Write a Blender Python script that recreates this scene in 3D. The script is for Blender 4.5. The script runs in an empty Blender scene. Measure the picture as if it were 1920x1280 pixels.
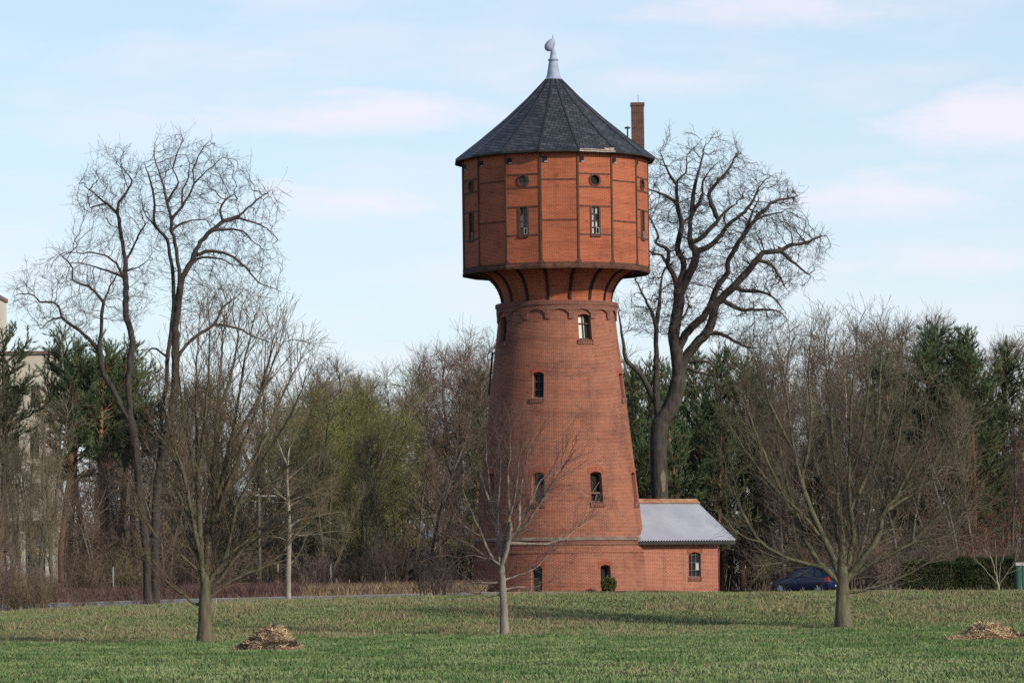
import bpy, bmesh, math, random
import numpy as np
from mathutils import Vector, Matrix

PI = math.pi
R = math.radians
sc = bpy.context.scene
COL = sc.collection

# ------------------------------------------------------------------ camera
F = 7260.0            # focal length in pixels of the 1920 wide photograph
CAM_H = 2.2
PITCH = math.atan(435.0 / F)
ROLL = math.radians(0.75)      # the photograph is held slightly askew
cam = bpy.data.cameras.new('camera')
cam.sensor_width = 36.0
cam.lens = 36.0 * F / 1920.0
cam.clip_start = 1.0
cam.clip_end = 6000.0
cam_o = bpy.data.objects.new('camera', cam)
cam_o.location = (0, 0, CAM_H)
cam_o.rotation_euler = (Matrix.Rotation(PI / 2 + PITCH, 3, 'X') @ Matrix.Rotation(-ROLL, 3, 'Z')).to_euler()
COL.objects.link(cam_o)
sc.camera = cam_o
CP, SP = math.cos(PITCH), math.sin(PITCH)
CR, SR = math.cos(ROLL), math.sin(ROLL)


def P(px, py, Y):
    """world point at depth Y seen at photograph pixel px, py"""
    ax, ay = px - 960.0, py - 640.0
    x = (ax * CR - ay * SR) / F
    u = -(ax * SR + ay * CR) / F
    dy = CP - u * SP
    dz = SP + u * CP
    k = Y / dy
    return np.array([x * k, Y, CAM_H + dz * k])


def pix(p):
    """photograph pixel of world points (N,3)"""
    p = np.asarray(p, float)
    z = p[..., 2] - CAM_H
    d = p[..., 1] * CP + z * SP
    v = -p[..., 1] * SP + z * CP
    ax, ay = F * p[..., 0] / d, -F * v / d
    return 960 + ax * CR + ay * SR, 640 - ax * SR + ay * CR


# ------------------------------------------------------------------ sky, sun, exposure
SUN_AZ = R(49)        # to the right of the view axis, behind the camera
SUN_EL = R(27)
world = bpy.data.worlds.new('World')
sc.world = world
world.use_nodes = True
nt = world.node_tree
nt.nodes.clear()


def N(nt, kind, **kw):
    n = nt.nodes.new(kind)
    ins = kw.pop('ins', {})
    for k, v in kw.items():
        setattr(n, k, v)
    for k, v in ins.items():
        n.inputs[k].default_value = v
    return n


def mth(nt, op, a, b=None, clamp=False):
    n = nt.nodes.new('ShaderNodeMath')
    n.operation = op
    n.use_clamp = clamp
    for i, v in enumerate((a, b)):
        if v is None:
            continue
        if isinstance(v, (int, float)):
            n.inputs[i].default_value = v
        else:
            nt.links.new(v, n.inputs[i])
    return n.outputs[0]


def mix(nt, fac, a, b, blend='MIX'):
    n = nt.nodes.new('ShaderNodeMix')
    n.data_type = 'RGBA'
    n.blend_type = blend
    n.clamp_factor = True
    for s, v in ((n.inputs[0], fac), (n.inputs[6], a), (n.inputs[7], b)):
        if isinstance(v, (int, float)):
            s.default_value = v
        elif isinstance(v, (tuple, list)):
            s.default_value = (v[0], v[1], v[2], 1)
        else:
            nt.links.new(v, s)
    return n.outputs[2]


def build_world():
    sky = N(nt, 'ShaderNodeTexSky', sky_type='NISHITA', sun_disc=False)
    sky.sun_elevation = SUN_EL
    sky.sun_rotation = PI - SUN_AZ
    sky.altitude = 100
    sky.air_density = 1.0
    sky.dust_density = 0.6
    sky.ozone_density = 2.0
    tc = N(nt, 'ShaderNodeTexCoord')
    sep = N(nt, 'ShaderNodeSeparateXYZ')
    nt.links.new(tc.outputs['Generated'], sep.inputs[0])
    yy = mth(nt, 'MAXIMUM', sep.outputs[1], 0.05)
    tx = mth(nt, 'DIVIDE', sep.outputs[0], yy)
    tz = mth(nt, 'DIVIDE', sep.outputs[2], yy)
    mp = N(nt, 'ShaderNodeMapping', ins={'Scale': (16, 16, 60), 'Location': (3.1, 0.4, 1.7)})
    nt.links.new(tc.outputs['Generated'], mp.inputs[0])
    no = N(nt, 'ShaderNodeTexNoise', ins={'Scale': 1.0, 'Detail': 6.0, 'Roughness': 0.55})
    nt.links.new(mp.outputs[0], no.inputs['Vector'])
    nz = mth(nt, 'SUBTRACT', no.outputs[0], 0.5)
    fine = N(nt, 'ShaderNodeTexNoise', ins={'Scale': 3.3, 'Detail': 9.0, 'Roughness': 0.68})
    nt.links.new(mp.outputs[0], fine.inputs['Vector'])
    nf = mth(nt, 'SUBTRACT', fine.outputs[0], 0.5)
    # banks of thin cloud standing at known directions, torn by the noise
    banks = [(600, 215, 420, 46, .85), (640, 172, 110, 14, .7), (690, 375, 230, 48, .85), (1480, 12, 420, 60, .7),
             (1880, 225, 240, 75, .9), (1660, 370, 240, 56, .75), (1800, 490, 260, 46, .6), (900, 95, 140, 30, .5),
             (1260, 150, 240, 40, .45), (240, 230, 240, 80, .4), (680, 70, 330, 60, .35), (420, 120, 320, 60, .4)]
    tot = None
    for (cx, cy, a, b, w) in banks:
        c = P(cx, cy, 1.0)
        dx = mth(nt, 'MULTIPLY', mth(nt, 'SUBTRACT', tx, float(c[0])), F / a)
        dz = mth(nt, 'MULTIPLY', mth(nt, 'SUBTRACT', tz, float(c[2] - CAM_H)), F / b)
        dz = mth(nt, 'ADD', dz, mth(nt, 'MULTIPLY', nz, 1.6))
        q = mth(nt, 'ADD', mth(nt, 'MULTIPLY', dx, dx), mth(nt, 'MULTIPLY', dz, dz))
        q = mth(nt, 'ADD', mth(nt, 'POWER', q, 0.7), mth(nt, 'MULTIPLY', nz, 2.6))
        q = mth(nt, 'ADD', q, mth(nt, 'MULTIPLY', nf, 1.7))
        e = mth(nt, 'MULTIPLY', mth(nt, 'MULTIPLY', mth(nt, 'SUBTRACT', 1.0, q), 0.95, True), w)
        tot = e if tot is None else mth(nt, 'MAXIMUM', tot, e)
    gen = N(nt, 'ShaderNodeMapRange', ins={1: 0.45, 2: 0.8, 3: 0.0, 4: 0.6})
    nt.links.new(no.outputs[0], gen.inputs[0])
    cloud = mth(nt, 'MAXIMUM', tot, gen.outputs[0])
    low = N(nt, 'ShaderNodeMapRange', ins={1: 0.16, 2: 0.5, 3: 0.75, 4: 0.15})
    nt.links.new(sep.outputs[2], low.inputs[0])
    cloud = mth(nt, 'MULTIPLY', cloud, low.outputs[0])
    # white veil towards the horizon
    veil = N(nt, 'ShaderNodeMapRange', ins={1: 0.0, 2: 0.30, 3: 0.80, 4: 0.0})
    nt.links.new(sep.outputs[2], veil.inputs[0])
    # the photograph's pale, slightly cyan rendering of the sky colour
    base = mix(nt, 1.0, sky.outputs[0], SKY_TINT, 'MULTIPLY')
    c1 = mix(nt, veil.outputs[0], base, VEIL)
    c2 = mix(nt, cloud, c1, CLOUD)
    bg = N(nt, 'ShaderNodeBackground', ins={'Strength': SKY_STRENGTH})
    nt.links.new(c2, bg.inputs[0])
    out = N(nt, 'ShaderNodeOutputWorld')
    nt.links.new(bg.outputs[0], out.inputs[0])


SKY_STRENGTH = 0.107
SKY_TINT = (1.03, 1.22, 1.29)
VEIL = (7.3, 7.9, 8.7)
CLOUD = (8.8, 7.8, 8.7)
build_world()

sun = bpy.data.lights.new('sun', 'SUN')
sun.energy = 4.2
sun.angle = R(2.2)
sun.color = (1.0, 0.91, 0.78)
sun_o = bpy.data.objects.new('sun', sun)
sdir = Vector((math.sin(SUN_AZ) * math.cos(SUN_EL), -math.cos(SUN_AZ) * math.cos(SUN_EL), math.sin(SUN_EL)))
sun_o.rotation_euler = (-sdir).to_track_quat('-Z', 'Y').to_euler()
sun_o.location = sdir * 300
COL.objects.link(sun_o)

sc.view_settings.view_transform = 'Standard'
sc.view_settings.look = 'None'
sc.view_settings.exposure = 0.12
sc.view_settings.gamma = 1.0
sc.view_settings.use_curve_mapping = False
sc.cycles.use_denoising = False
sc.cycles.sample_clamp_direct = 4.0
sc.cycles.sample_clamp_indirect = 2.0
sc.cycles.max_bounces = 4
sc.cycles.diffuse_bounces = 2
sc.cycles.glossy_bounces = 2
sc.cycles.transmission_bounces = 2


# ------------------------------------------------------------------ materials
def new_mat(name, rough=0.85, spec=0.3):
    m = bpy.data.materials.new(name)
    m.use_nodes = True
    b = m.node_tree.nodes['Principled BSDF']
    b.inputs['Roughness'].default_value = rough
    b.inputs['Specular IOR Level'].default_value = spec
    return m, m.node_tree, b


def mottled(name, c1, c2, scale=3.0, rough=0.85, spec=0.3, stretch=(1, 1, 1), rnd=0.0, bump=0.0, metallic=0.0, detail=4.0):
    """two colours mixed by noise, with a per-object shift"""
    m, t, b = new_mat(name, rough, spec)
    tc = N(t, 'ShaderNodeTexCoord')
    mp = N(t, 'ShaderNodeMapping', ins={'Scale': stretch})
    t.links.new(tc.outputs['Object'], mp.inputs[0])
    no = N(t, 'ShaderNodeTexNoise', ins={'Scale': scale, 'Detail': detail, 'Roughness': 0.6})
    t.links.new(mp.outputs[0], no.inputs['Vector'])
    rp = N(t, 'ShaderNodeMapRange', ins={1: 0.33, 2: 0.67, 3: 0.0, 4: 1.0})
    t.links.new(no.outputs[0], rp.inputs[0])
    c = mix(t, rp.outputs[0], c1, c2)
    if rnd:
        oi = N(t, 'ShaderNodeObjectInfo')
        hs = N(t, 'ShaderNodeHueSaturation', ins={'Saturation': 1.0})
        t.links.new(mth(t, 'ADD', mth(t, 'MULTIPLY', oi.outputs['Random'], rnd), 1 - rnd / 2), hs.inputs['Value'])
        t.links.new(mth(t, 'ADD', mth(t, 'MULTIPLY', oi.outputs['Random'], 0.04), 0.48), hs.inputs['Hue'])
        t.links.new(c, hs.inputs['Color'])
        c = hs.outputs[0]
    t.links.new(c, b.inputs['Base Color'])
    b.inputs['Metallic'].default_value = metallic
    if bump:
        bp = N(t, 'ShaderNodeBump', ins={'Strength': bump, 'Distance': 0.03})
        t.links.new(no.outputs[0], bp.inputs['Height'])
        t.links.new(bp.outputs[0], b.inputs['Normal'])
    return m


def attr_mat(name, rough=0.9, spec=0.15):
    m, t, b = new_mat(name, rough, spec)
    a = N(t, 'ShaderNodeAttribute', attribute_name='col')
    t.links.new(a.outputs['Color'], b.inputs['Base Color'])
    return m


def brick_mat(name, c1, c2, cm, bw=0.26, bh=0.077, mortar=0.010, patch=(0.5, 0.42, 0.4), patch_amt=0.6, soot=0.5,
              light=(0.42, 0.13, 0.07), dark_brick=(0.11, 0.045, 0.04), dark_amt=0.35, bias=0.0, band=0.5):
    m, t, b = new_mat(name, 0.85, 0.2)
    uv = N(t, 'ShaderNodeUVMap', uv_map='uv')
    br = N(t, 'ShaderNodeTexBrick', ins={'Scale': 1.0, 'Mortar Size': mortar, 'Brick Width': bw, 'Row Height': bh, 'Bias': bias,
                                         'Mortar Smooth': 0.2})
    br.inputs['Color1'].default_value = (*c1, 1)
    br.inputs['Color2'].default_value = (*c2, 1)
    br.inputs['Mortar'].default_value = (*cm, 1)
    t.links.new(uv.outputs[0], br.inputs['Vector'])
    # burnt, darker bricks scattered by cell
    mp = N(t, 'ShaderNodeMapping', ins={'Scale': (1 / bw, 1 / bh, 1)})
    t.links.new(uv.outputs[0], mp.inputs[0])
    wn = N(t, 'ShaderNodeTexNoise', ins={'Scale': 0.9, 'Detail': 1.0})
    t.links.new(mp.outputs[0], wn.inputs['Vector'])
    big = N(t, 'ShaderNodeTexNoise', ins={'Scale': 0.45, 'Detail': 5.0, 'Roughness': 0.6})
    t.links.new(uv.outputs[0], big.inputs['Vector'])
    mid = N(t, 'ShaderNodeTexNoise', ins={'Scale': 2.2, 'Detail': 5.0, 'Roughness': 0.65})
    mp2 = N(t, 'ShaderNodeMapping', ins={'Scale': (1, 1.6, 1), 'Location': (7, 3, 1)})
    t.links.new(uv.outputs[0], mp2.inputs[0])
    t.links.new(mp2.outputs[0], mid.inputs['Vector'])
    notm = mth(t, 'SUBTRACT', 1.0, br.outputs['Fac'])
    f1 = N(t, 'ShaderNodeMapRange', ins={1: 0.53, 2: 0.60, 3: 0.0, 4: 1.0})
    t.links.new(wn.outputs[0], f1.inputs[0])
    f1b = N(t, 'ShaderNodeMapRange', ins={1: 0.42, 2: 0.62, 3: 0.15, 4: 1.0})
    t.links.new(big.outputs[0], f1b.inputs[0])
    fd = mth(t, 'MULTIPLY', mth(t, 'MULTIPLY', mth(t, 'MULTIPLY', f1.outputs[0], f1b.outputs[0]), dark_amt), notm)
    c = mix(t, fd, br.outputs['Color'], dark_brick)
    f2 = N(t, 'ShaderNodeMapRange', ins={1: 0.52, 2: 0.72, 3: 0.0, 4: 0.55})
    t.links.new(mid.outputs[0], f2.inputs[0])
    c = mix(t, mth(t, 'MULTIPLY', f2.outputs[0], notm), c, light)
    f3 = N(t, 'ShaderNodeMapRange', ins={1: 0.50, 2: 0.75, 3: 0.0, 4: patch_amt})
    t.links.new(big.outputs[0], f3.inputs[0])
    c = mix(t, f3.outputs[0], c, patch, 'MULTIPLY')
    f4 = N(t, 'ShaderNodeMapRange', ins={1: 0.40, 2: 0.28, 3: 0.0, 4: soot})
    t.links.new(mid.outputs[0], f4.inputs[0])
    c = mix(t, f4.outputs[0], c, (0.42, 0.36, 0.36), 'MULTIPLY')
    # courses laid from a darker firing: broken horizontal bands
    mp3 = N(t, 'ShaderNodeMapping', ins={'Scale': (0.16, 1.5, 1), 'Location': (2, 9, 4)})
    t.links.new(uv.outputs[0], mp3.inputs[0])
    bn = N(t, 'ShaderNodeTexNoise', ins={'Scale': 1.0, 'Detail': 7.0, 'Roughness': 0.7})
    t.links.new(mp3.outputs[0], bn.inputs['Vector'])
    f5 = N(t, 'ShaderNodeMapRange', ins={1: 0.50, 2: 0.66, 3: 0.0, 4: band})
    t.links.new(bn.outputs[0], f5.inputs[0])
    c = mix(t, f5.outputs[0], c, (0.50, 0.47, 0.52), 'MULTIPLY')
    # rain streaks
    mp4 = N(t, 'ShaderNodeMapping', ins={'Scale': (1.6, 0.10, 1), 'Location': (5, 2, 4)})
    t.links.new(uv.outputs[0], mp4.inputs[0])
    sn = N(t, 'ShaderNodeTexNoise', ins={'Scale': 1.0, 'Detail': 6.0, 'Roughness': 0.65})
    t.links.new(mp4.outputs[0], sn.inputs['Vector'])
    f6 = N(t, 'ShaderNodeMapRange', ins={1: 0.54, 2: 0.70, 3: 0.0, 4: 0.52})
    t.links.new(sn.outputs[0], f6.inputs[0])
    c = mix(t, f6.outputs[0], c, (0.58, 0.53, 0.52), 'MULTIPLY')
    t.links.new(c, b.inputs['Base Color'])
    bp = N(t, 'ShaderNodeBump', ins={'Strength': 0.5, 'Distance': 0.012})
    t.links.new(notm, bp.inputs['Height'])
    t.links.new(bp.outputs[0], b.inputs['Normal'])
    return m


M = {}
M['brick_body'] = brick_mat('brick_body', (0.270, 0.066, 0.030), (0.185, 0.046, 0.026), (0.35, 0.205, 0.135), mortar=0.012,
                            dark_brick=(0.085, 0.045, 0.044), dark_amt=1.0, light=(0.38, 0.105, 0.048), patch_amt=0.75, soot=0.7, patch=(0.52, 0.46, 0.49))
M['brick_tank'] = brick_mat('brick_tank', (0.35, 0.078, 0.031), (0.27, 0.06, 0.026), (0.44, 0.21, 0.125), mortar=0.009,
                            dark_amt=0.35, light=(0.41, 0.098, 0.036), patch_amt=0.6, soot=0.8)
M['brick_annex'] = brick_mat('brick_annex', (0.31, 0.078, 0.036), (0.24, 0.06, 0.03), (0.46, 0.30, 0.22), mortar=0.010,
                             dark_amt=0.4, light=(0.46, 0.12, 0.055), patch_amt=0.35, soot=0.5)
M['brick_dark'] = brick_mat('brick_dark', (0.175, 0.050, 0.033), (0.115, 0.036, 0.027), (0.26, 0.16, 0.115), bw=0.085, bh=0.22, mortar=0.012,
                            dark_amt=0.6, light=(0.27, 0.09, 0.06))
M['brick_lintel'] = brick_mat('brick_lintel', (0.27, 0.065, 0.034), (0.22, 0.05, 0.028), (0.30, 0.14, 0.09), bw=0.08, bh=0.30, mortar=0.008,
                              dark_amt=0.4, light=(0.30, 0.075, 0.035))
M['brick_chimney'] = brick_mat('brick_chimney', (0.115, 0.042, 0.028), (0.07, 0.028, 0.02), (0.20, 0.15, 0.12), dark_amt=0.6,
                               dark_brick=(0.04, 0.025, 0.022), light=(0.24, 0.07, 0.04))
M['timber'] = mottled('timber', (0.055, 0.026, 0.016), (0.12, 0.055, 0.032), 4.0, stretch=(1, 1, .4))
M['rib_iron'] = mottled('rib_iron', (0.014, 0.010, 0.009), (0.035, 0.02, 0.015), 3.0)
M['rim_iron'] = mottled('rim_iron', (0.035, 0.018, 0.014), (0.13, 0.05, 0.03), 2.5)
M['underside'] = mottled('underside', (0.03, 0.018, 0.014), (0.06, 0.03, 0.022), 2.0)
M['dark'] = mottled('dark', (0.006, 0.006, 0.006), (0.012, 0.011, 0.010), 2.0)
M['glass_dark'] = mottled('glass_dark', (0.012, 0.014, 0.016), (0.03, 0.033, 0.035), 2.0, rough=0.2, spec=0.15)
M['pane_pale'] = mottled('pane_pale', (0.30, 0.30, 0.29), (0.42, 0.41, 0.38), 3.0, rough=0.35)
M['pane_grey'] = mottled('pane_grey', (0.10, 0.11, 0.115), (0.17, 0.17, 0.17), 3.0, rough=0.3)
M['frame_white'] = mottled('frame_white', (0.34, 0.33, 0.31), (0.20, 0.19, 0.17), 5.0)
M['frame_grey'] = mottled('frame_grey', (0.22, 0.215, 0.20), (0.14, 0.135, 0.125), 5.0)
M['frame_brown'] = mottled('frame_brown', (0.10, 0.07, 0.05), (0.05, 0.032, 0.022), 5.0)
M['board_olive'] = mottled('board_olive', (0.17, 0.13, 0.07), (0.11, 0.085, 0.05), 3.0, stretch=(1, 1, .3))
M['plank'] = mottled('plank', (0.20, 0.15, 0.11), (0.12, 0.085, 0.06), 6.0)
M['pane_cream'] = mottled('pane_cream', (0.62, 0.62, 0.56), (0.52, 0.51, 0.45), 1.5)
M['ledge'] = mottled('ledge', (0.20, 0.15, 0.12), (0.11, 0.062, 0.046), 1.6)
M['zinc'] = mottled('zinc', (0.33, 0.36, 0.46), (0.22, 0.25, 0.33), 4.0, rough=0.6, metallic=0.0)
M['eave_wood'] = mottled('eave_wood', (0.42, 0.34, 0.27), (0.25, 0.19, 0.15), 5.0)
M['black_iron'] = mottled('black_iron', (0.012, 0.012, 0.012), (0.03, 0.028, 0.026), 5.0, rough=0.5)
M['lead'] = mottled('lead', (0.02, 0.021, 0.024), (0.035, 0.036, 0.04), 3.0, rough=0.55)


def slate_mat():
    m, t, b = new_mat('slate', 0.55, 0.35)
    uv = N(t, 'ShaderNodeUVMap', uv_map='uv')
    mp = N(t, 'ShaderNodeMapping', ins={'Rotation': (0, 0, R(14))})
    t.links.new(uv.outputs[0], mp.inputs[0])
    br = N(t, 'ShaderNodeTexBrick', ins={'Scale': 1.0, 'Mortar Size': 0.024, 'Brick Width': 0.40, 'Row Height': 0.26, 'Mortar Smooth': 0.3})
    br.inputs['Color1'].default_value = (0.026, 0.028, 0.034, 1)
    br.inputs['Color2'].default_value = (0.058, 0.061, 0.070, 1)
    br.inputs['Mortar'].default_value = (0.008, 0.008, 0.01, 1)
    t.links.new(mp.outputs[0], br.inputs['Vector'])
    no = N(t, 'ShaderNodeTexNoise', ins={'Scale': 1.3, 'Detail': 6.0, 'Roughness': 0.7})
    t.links.new(uv.outputs[0], no.inputs['Vector'])
    rp = N(t, 'ShaderNodeMapRange', ins={1: 0.35, 2: 0.7, 3: 0.7, 4: 1.35})
    t.links.new(no.outputs[0], rp.inputs[0])
    hs = N(t, 'ShaderNodeHueSaturation')
    t.links.new(br.outputs['Color'], hs.inputs['Color'])
    t.links.new(rp.outputs[0], hs.inputs['Value'])
    t.links.new(hs.outputs[0], b.inputs['Base Color'])
    bp = N(t, 'ShaderNodeBump', ins={'Strength': 0.8, 'Distance': 0.03})
    t.links.new(mth(t, 'SUBTRACT', 1.0, br.outputs['Fac']), bp.inputs['Height'])
    t.links.new(bp.outputs[0], b.inputs['Normal'])
    rr = N(t, 'ShaderNodeMapRange', ins={1: 0.3, 2: 0.7, 3: 0.4, 4: 0.7})
    t.links.new(no.outputs[0], rr.inputs[0])
    t.links.new(rr.outputs[0], b.inputs['Roughness'])
    return m


M['slate'] = slate_mat()
M['corrugated'] = mottled('corrugated', (0.42, 0.425, 0.47), (0.34, 0.345, 0.39), .7, rough=0.5, spec=0.4)
M['rust'] = mottled('rust', (0.24, 0.065, 0.028), (0.36, 0.24, 0.14), 1.1, rough=0.8, detail=2.0)


# ------------------------------------------------------------------ mesh helpers
def empty(name, loc, rz=0.0):
    o = bpy.data.objects.new(name, None)
    o.location = loc
    o.rotation_euler = (0, 0, rz)
    o.empty_display_size = 0.3
    COL.objects.link(o)
    return o


def tag(o, label=None, cat=None, group=None, kind=None):
    if label:
        o['label'] = label
    if cat:
        o['category'] = cat
    if group:
        o['group'] = group
    if kind:
        o['kind'] = kind
    return o


def link(name, me, parent=None, loc=(0, 0, 0), rot=(0, 0, 0)):
    o = bpy.data.objects.new(name, me)
    COL.objects.link(o)
    if parent is not None:
        o.parent = parent
    o.location = loc
    o.rotation_euler = rot
    return o


def mesh_np(name, verts, faces, mats, smooth=False, uvs=None, mi=None, col=None):
    """faces: (M,k) array or list of such arrays. uvs per vertex."""
    if not isinstance(faces, (list, tuple)):
        faces = [faces]
    faces = [np.asarray(f, dtype=np.int32) for f in faces if len(f)]
    me = bpy.data.meshes.new(name)
    verts = np.asarray(verts, dtype=np.float32)
    me.vertices.add(len(verts))
    me.vertices.foreach_set('co', verts.ravel())
    loops = np.concatenate([f.ravel() for f in faces])
    tot = np.concatenate([np.full(len(f), f.shape[1], np.int32) for f in faces])
    start = np.concatenate([[0], np.cumsum(tot)[:-1]]).astype(np.int32)
    me.loops.add(len(loops))
    me.loops.foreach_set('vertex_index', loops)
    me.polygons.add(len(tot))
    me.polygons.foreach_set('loop_start', start)
    me.polygons.foreach_set('loop_total', tot)
    for m in (mats if isinstance(mats, (list, tuple)) else [mats]):
        me.materials.append(m)
    if mi is not None:
        me.polygons.foreach_set('material_index', np.asarray(mi, np.int32))
    if smooth:
        me.polygons.foreach_set('use_smooth', np.ones(len(tot), bool))
    if uvs is not None:
        l = me.uv_layers.new(name='uv')
        l.data.foreach_set('uv', np.asarray(uvs, np.float32)[loops].ravel())
    if col is not None:
        a = me.attributes.new('col', 'FLOAT_COLOR', 'POINT')
        c = np.ones((len(verts), 4), np.float32)
        c[:, :3] = col
        a.data.foreach_set('color', c.ravel())
    me.update(calc_edges=True)
    me.validate()
    return me


class MB:
    """collects polygons with uvs and material slots into one mesh"""

    def __init__(s):
        s.v, s.f, s.uv, s.mi = [], [], [], []

    def poly(s, pts, uv=None, mi=0):
        b = len(s.v)
        s.v += [tuple(p) for p in pts]
        s.f.append(list(range(b, b + len(pts))))
        s.uv.append(uv if uv else [(p[0], p[2]) for p in pts])
        s.mi.append(mi)

    def box(s, x0, x1, y0, y1, z0, z1, mi=0, mat=None):
        c = [Vector((x, y, z)) for z in (z0, z1) for y in (y0, y1) for x in (x0, x1)]
        if mat is not None:
            cc = [mat @ p for p in c]
        else:
            cc = c
        for idx, ax in (((0, 1, 5, 4), 'xz'), ((3, 2, 6, 7), 'xz'), ((2, 0, 4, 6), 'yz'), ((1, 3, 7, 5), 'yz'), ((4, 5, 7, 6), 'xy'), ((2, 3, 1, 0), 'xy')):
            uv = []
            for i in idx:
                p = c[i]
                uv.append((p.x, p.z) if ax == 'xz' else (p.y, p.z) if ax == 'yz' else (p.x, p.y))
            s.poly([cc[i] for i in idx], uv, mi)

    def bar(s, a, b, w, d=None, mi=0):
        """a rectangular bar between points a and b"""
        a, b = Vector(a), Vector(b)
        d = d or w
        ax = (b - a)
        L = ax.length
        q = ax.to_track_quat('Z', 'Y').to_matrix().to_4x4()
        q.translation = a
        s.box(-w / 2, w / 2, -d / 2, d / 2, 0, L, mi, q)

    def lathe(s, prof, n=16, cx=0, cy=0, mi=0, a0=0.0, uvr=None):
        for k in range(n):
            t0, t1 = a0 + 2 * PI * k / n, a0 + 2 * PI * (k + 1) / n
            for (r0, z0), (r1, z1) in zip(prof[:-1], prof[1:]):
                pts, uv = [], []
                for (r, z, t) in ((r0, z0, t0), (r0, z0, t1), (r1, z1, t1), (r1, z1, t0)):
                    pts.append((cx + r * math.sin(t), cy - r * math.cos(t), z))
                    uv.append((t * (uvr or max(r0, r1, .1)), z))
                if r0 < 1e-6:
                    pts, uv = pts[1:], uv[1:]
                elif r1 < 1e-6:
                    pts, uv = pts[:3], uv[:3]
                s.poly(pts, uv, mi)

    def mesh(s, name, mats, smooth=False, merge=True):
        me = bpy.data.meshes.new(name)
        me.from_pydata(s.v, [], s.f)
        for m in (mats if isinstance(mats, (list, tuple)) else [mats]):
            me.materials.append(m)
        l = me.uv_layers.new(name='uv')
        flat = [c for u in s.uv for p in u for c in p]
        l.data.foreach_set('uv', flat)
        me.polygons.foreach_set('material_index', s.mi)
        if merge:
            bm = bmesh.new()
            bm.from_mesh(me)
            bmesh.ops.remove_doubles(bm, verts=bm.verts, dist=1e-4)
            bmesh.ops.recalc_face_normals(bm, faces=bm.faces)
            bm.to_mesh(me)
            bm.free()
        if smooth:
            me.polygons.foreach_set('use_smooth', [True] * len(me.polygons))
        me.update()
        return me

    def obj(s, name, mats, parent=None, smooth=False, loc=(0, 0, 0), rot=(0, 0, 0), merge=True):
        return link(name, s.mesh(name, mats, smooth, merge), parent, loc, rot)


def vnoise(x, y, seed=0):
    """smooth 2-D value noise in 0..1"""
    x = np.asarray(x, float)
    y = np.asarray(y, float)
    xi, yi = np.floor(x).astype(np.int64), np.floor(y).astype(np.int64)
    fx, fy = x - xi, y - yi
    fx, fy = fx * fx * (3 - 2 * fx), fy * fy * (3 - 2 * fy)

    def h(a, b):
        n = (a * 374761393 + b * 668265263 + seed * 974634977) & 0x7fffffff
        n = (n ^ (n >> 13)) * 1274126177 & 0x7fffffff
        return ((n ^ (n >> 16)) & 0xffff) / 65535.0
    return (h(xi, yi) * (1 - fx) + h(xi + 1, yi) * fx) * (1 - fy) + (h(xi, yi + 1) * (1 - fx) + h(xi + 1, yi + 1) * fx) * fy


def fbm(x, y, seed=0, o=4):
    s, a, t = 0, 0.5, 0
    for k in range(o):
        s = s + a * vnoise(x * 2 ** k, y * 2 ** k, seed + k * 17)
        t += a
        a *= 0.55
    return s / t


# ------------------------------------------------------------------ ground
def sstep(t):
    t = np.clip(t, 0, 1)
    return t * t * (3 - 2 * t)


def terrain(X, Y):
    X, Y = np.asarray(X, float), np.asarray(Y, float)
    crest = np.interp(X, [-23, -13.3, -6, -1.4, 8, 22.3, 60], [.78, 1.07, 1.15, 1.22, 1.22, 1.12, 1.1])
    far = np.interp(X, [-40, -23.6, -16, -9.2, -2, 8, 14, 40], [.95, .99, 1.10, 1.15, 1.22, 1.15, .85, .85])
    foot = 139 + X * 0.3
    up = sstep((Y - foot) / (171 - foot))
    z = crest * up
    dip = crest - 0.34
    d = sstep((Y - 173) / 14)
    z = np.where(Y > 173, crest * (1 - d) + np.minimum(dip, far - .25) * d, z)
    g = sstep((Y - 196) / 13)
    z = np.where(Y > 187, np.minimum(dip, far - .25) * (1 - g) + far * g, z)
    z = z + (fbm(X * .35, Y * .22, 5) - .5) * 0.16 * np.where(Y < 182, 1, .35)
    return z


def build_ground():
    xs = np.unique(np.concatenate([np.linspace(-900, -60, 15), np.linspace(-60, 60, 121), np.linspace(60, 900, 15)]))
    ys = np.unique(np.concatenate([np.linspace(-60, 60, 13), np.linspace(60, 240, 181), np.linspace(240, 420, 31), np.linspace(420, 2600, 20)]))
    gx, gy = np.meshgrid(xs, ys)
    gz = terrain(gx, gy)
    v = np.stack([gx, gy, gz], -1).reshape(-1, 3)
    nx, ny = len(xs), len(ys)
    i, j = np.meshgrid(np.arange(nx - 1), np.arange(ny - 1))
    a = (j * nx + i).ravel()
    f = np.stack([a, a + 1, a + nx + 1, a + nx], -1)
    m, t, b = new_mat('soil_and_turf', 0.95, 0.1)
    tc = N(t, 'ShaderNodeTexCoord')
    sep = N(t, 'ShaderNodeSeparateXYZ')
    t.links.new(tc.outputs['Object'], sep.inputs[0])
    no = N(t, 'ShaderNodeTexNoise', ins={'Scale': 0.5, 'Detail': 8.0, 'Roughness': 0.65})
    t.links.new(tc.outputs['Object'], no.inputs['Vector'])
    turf = mix(t, no.outputs[0], (0.035, 0.06, 0.016), (0.10, 0.085, 0.035))
    litter = mix(t, no.outputs[0], (0.05, 0.035, 0.022), (0.13, 0.09, 0.055))
    fr = N(t, 'ShaderNodeMapRange', ins={1: 182.0, 2: 205.0, 3: 0.0, 4: 1.0})
    t.links.new(sep.outputs[1], fr.inputs[0])
    t.links.new(mix(t, fr.outputs[0], turf, litter), b.inputs['Base Color'])
    o = link('ground', mesh_np('ground', v, f, m, smooth=True))
    o['kind'] = 'structure'


build_ground()


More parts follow.
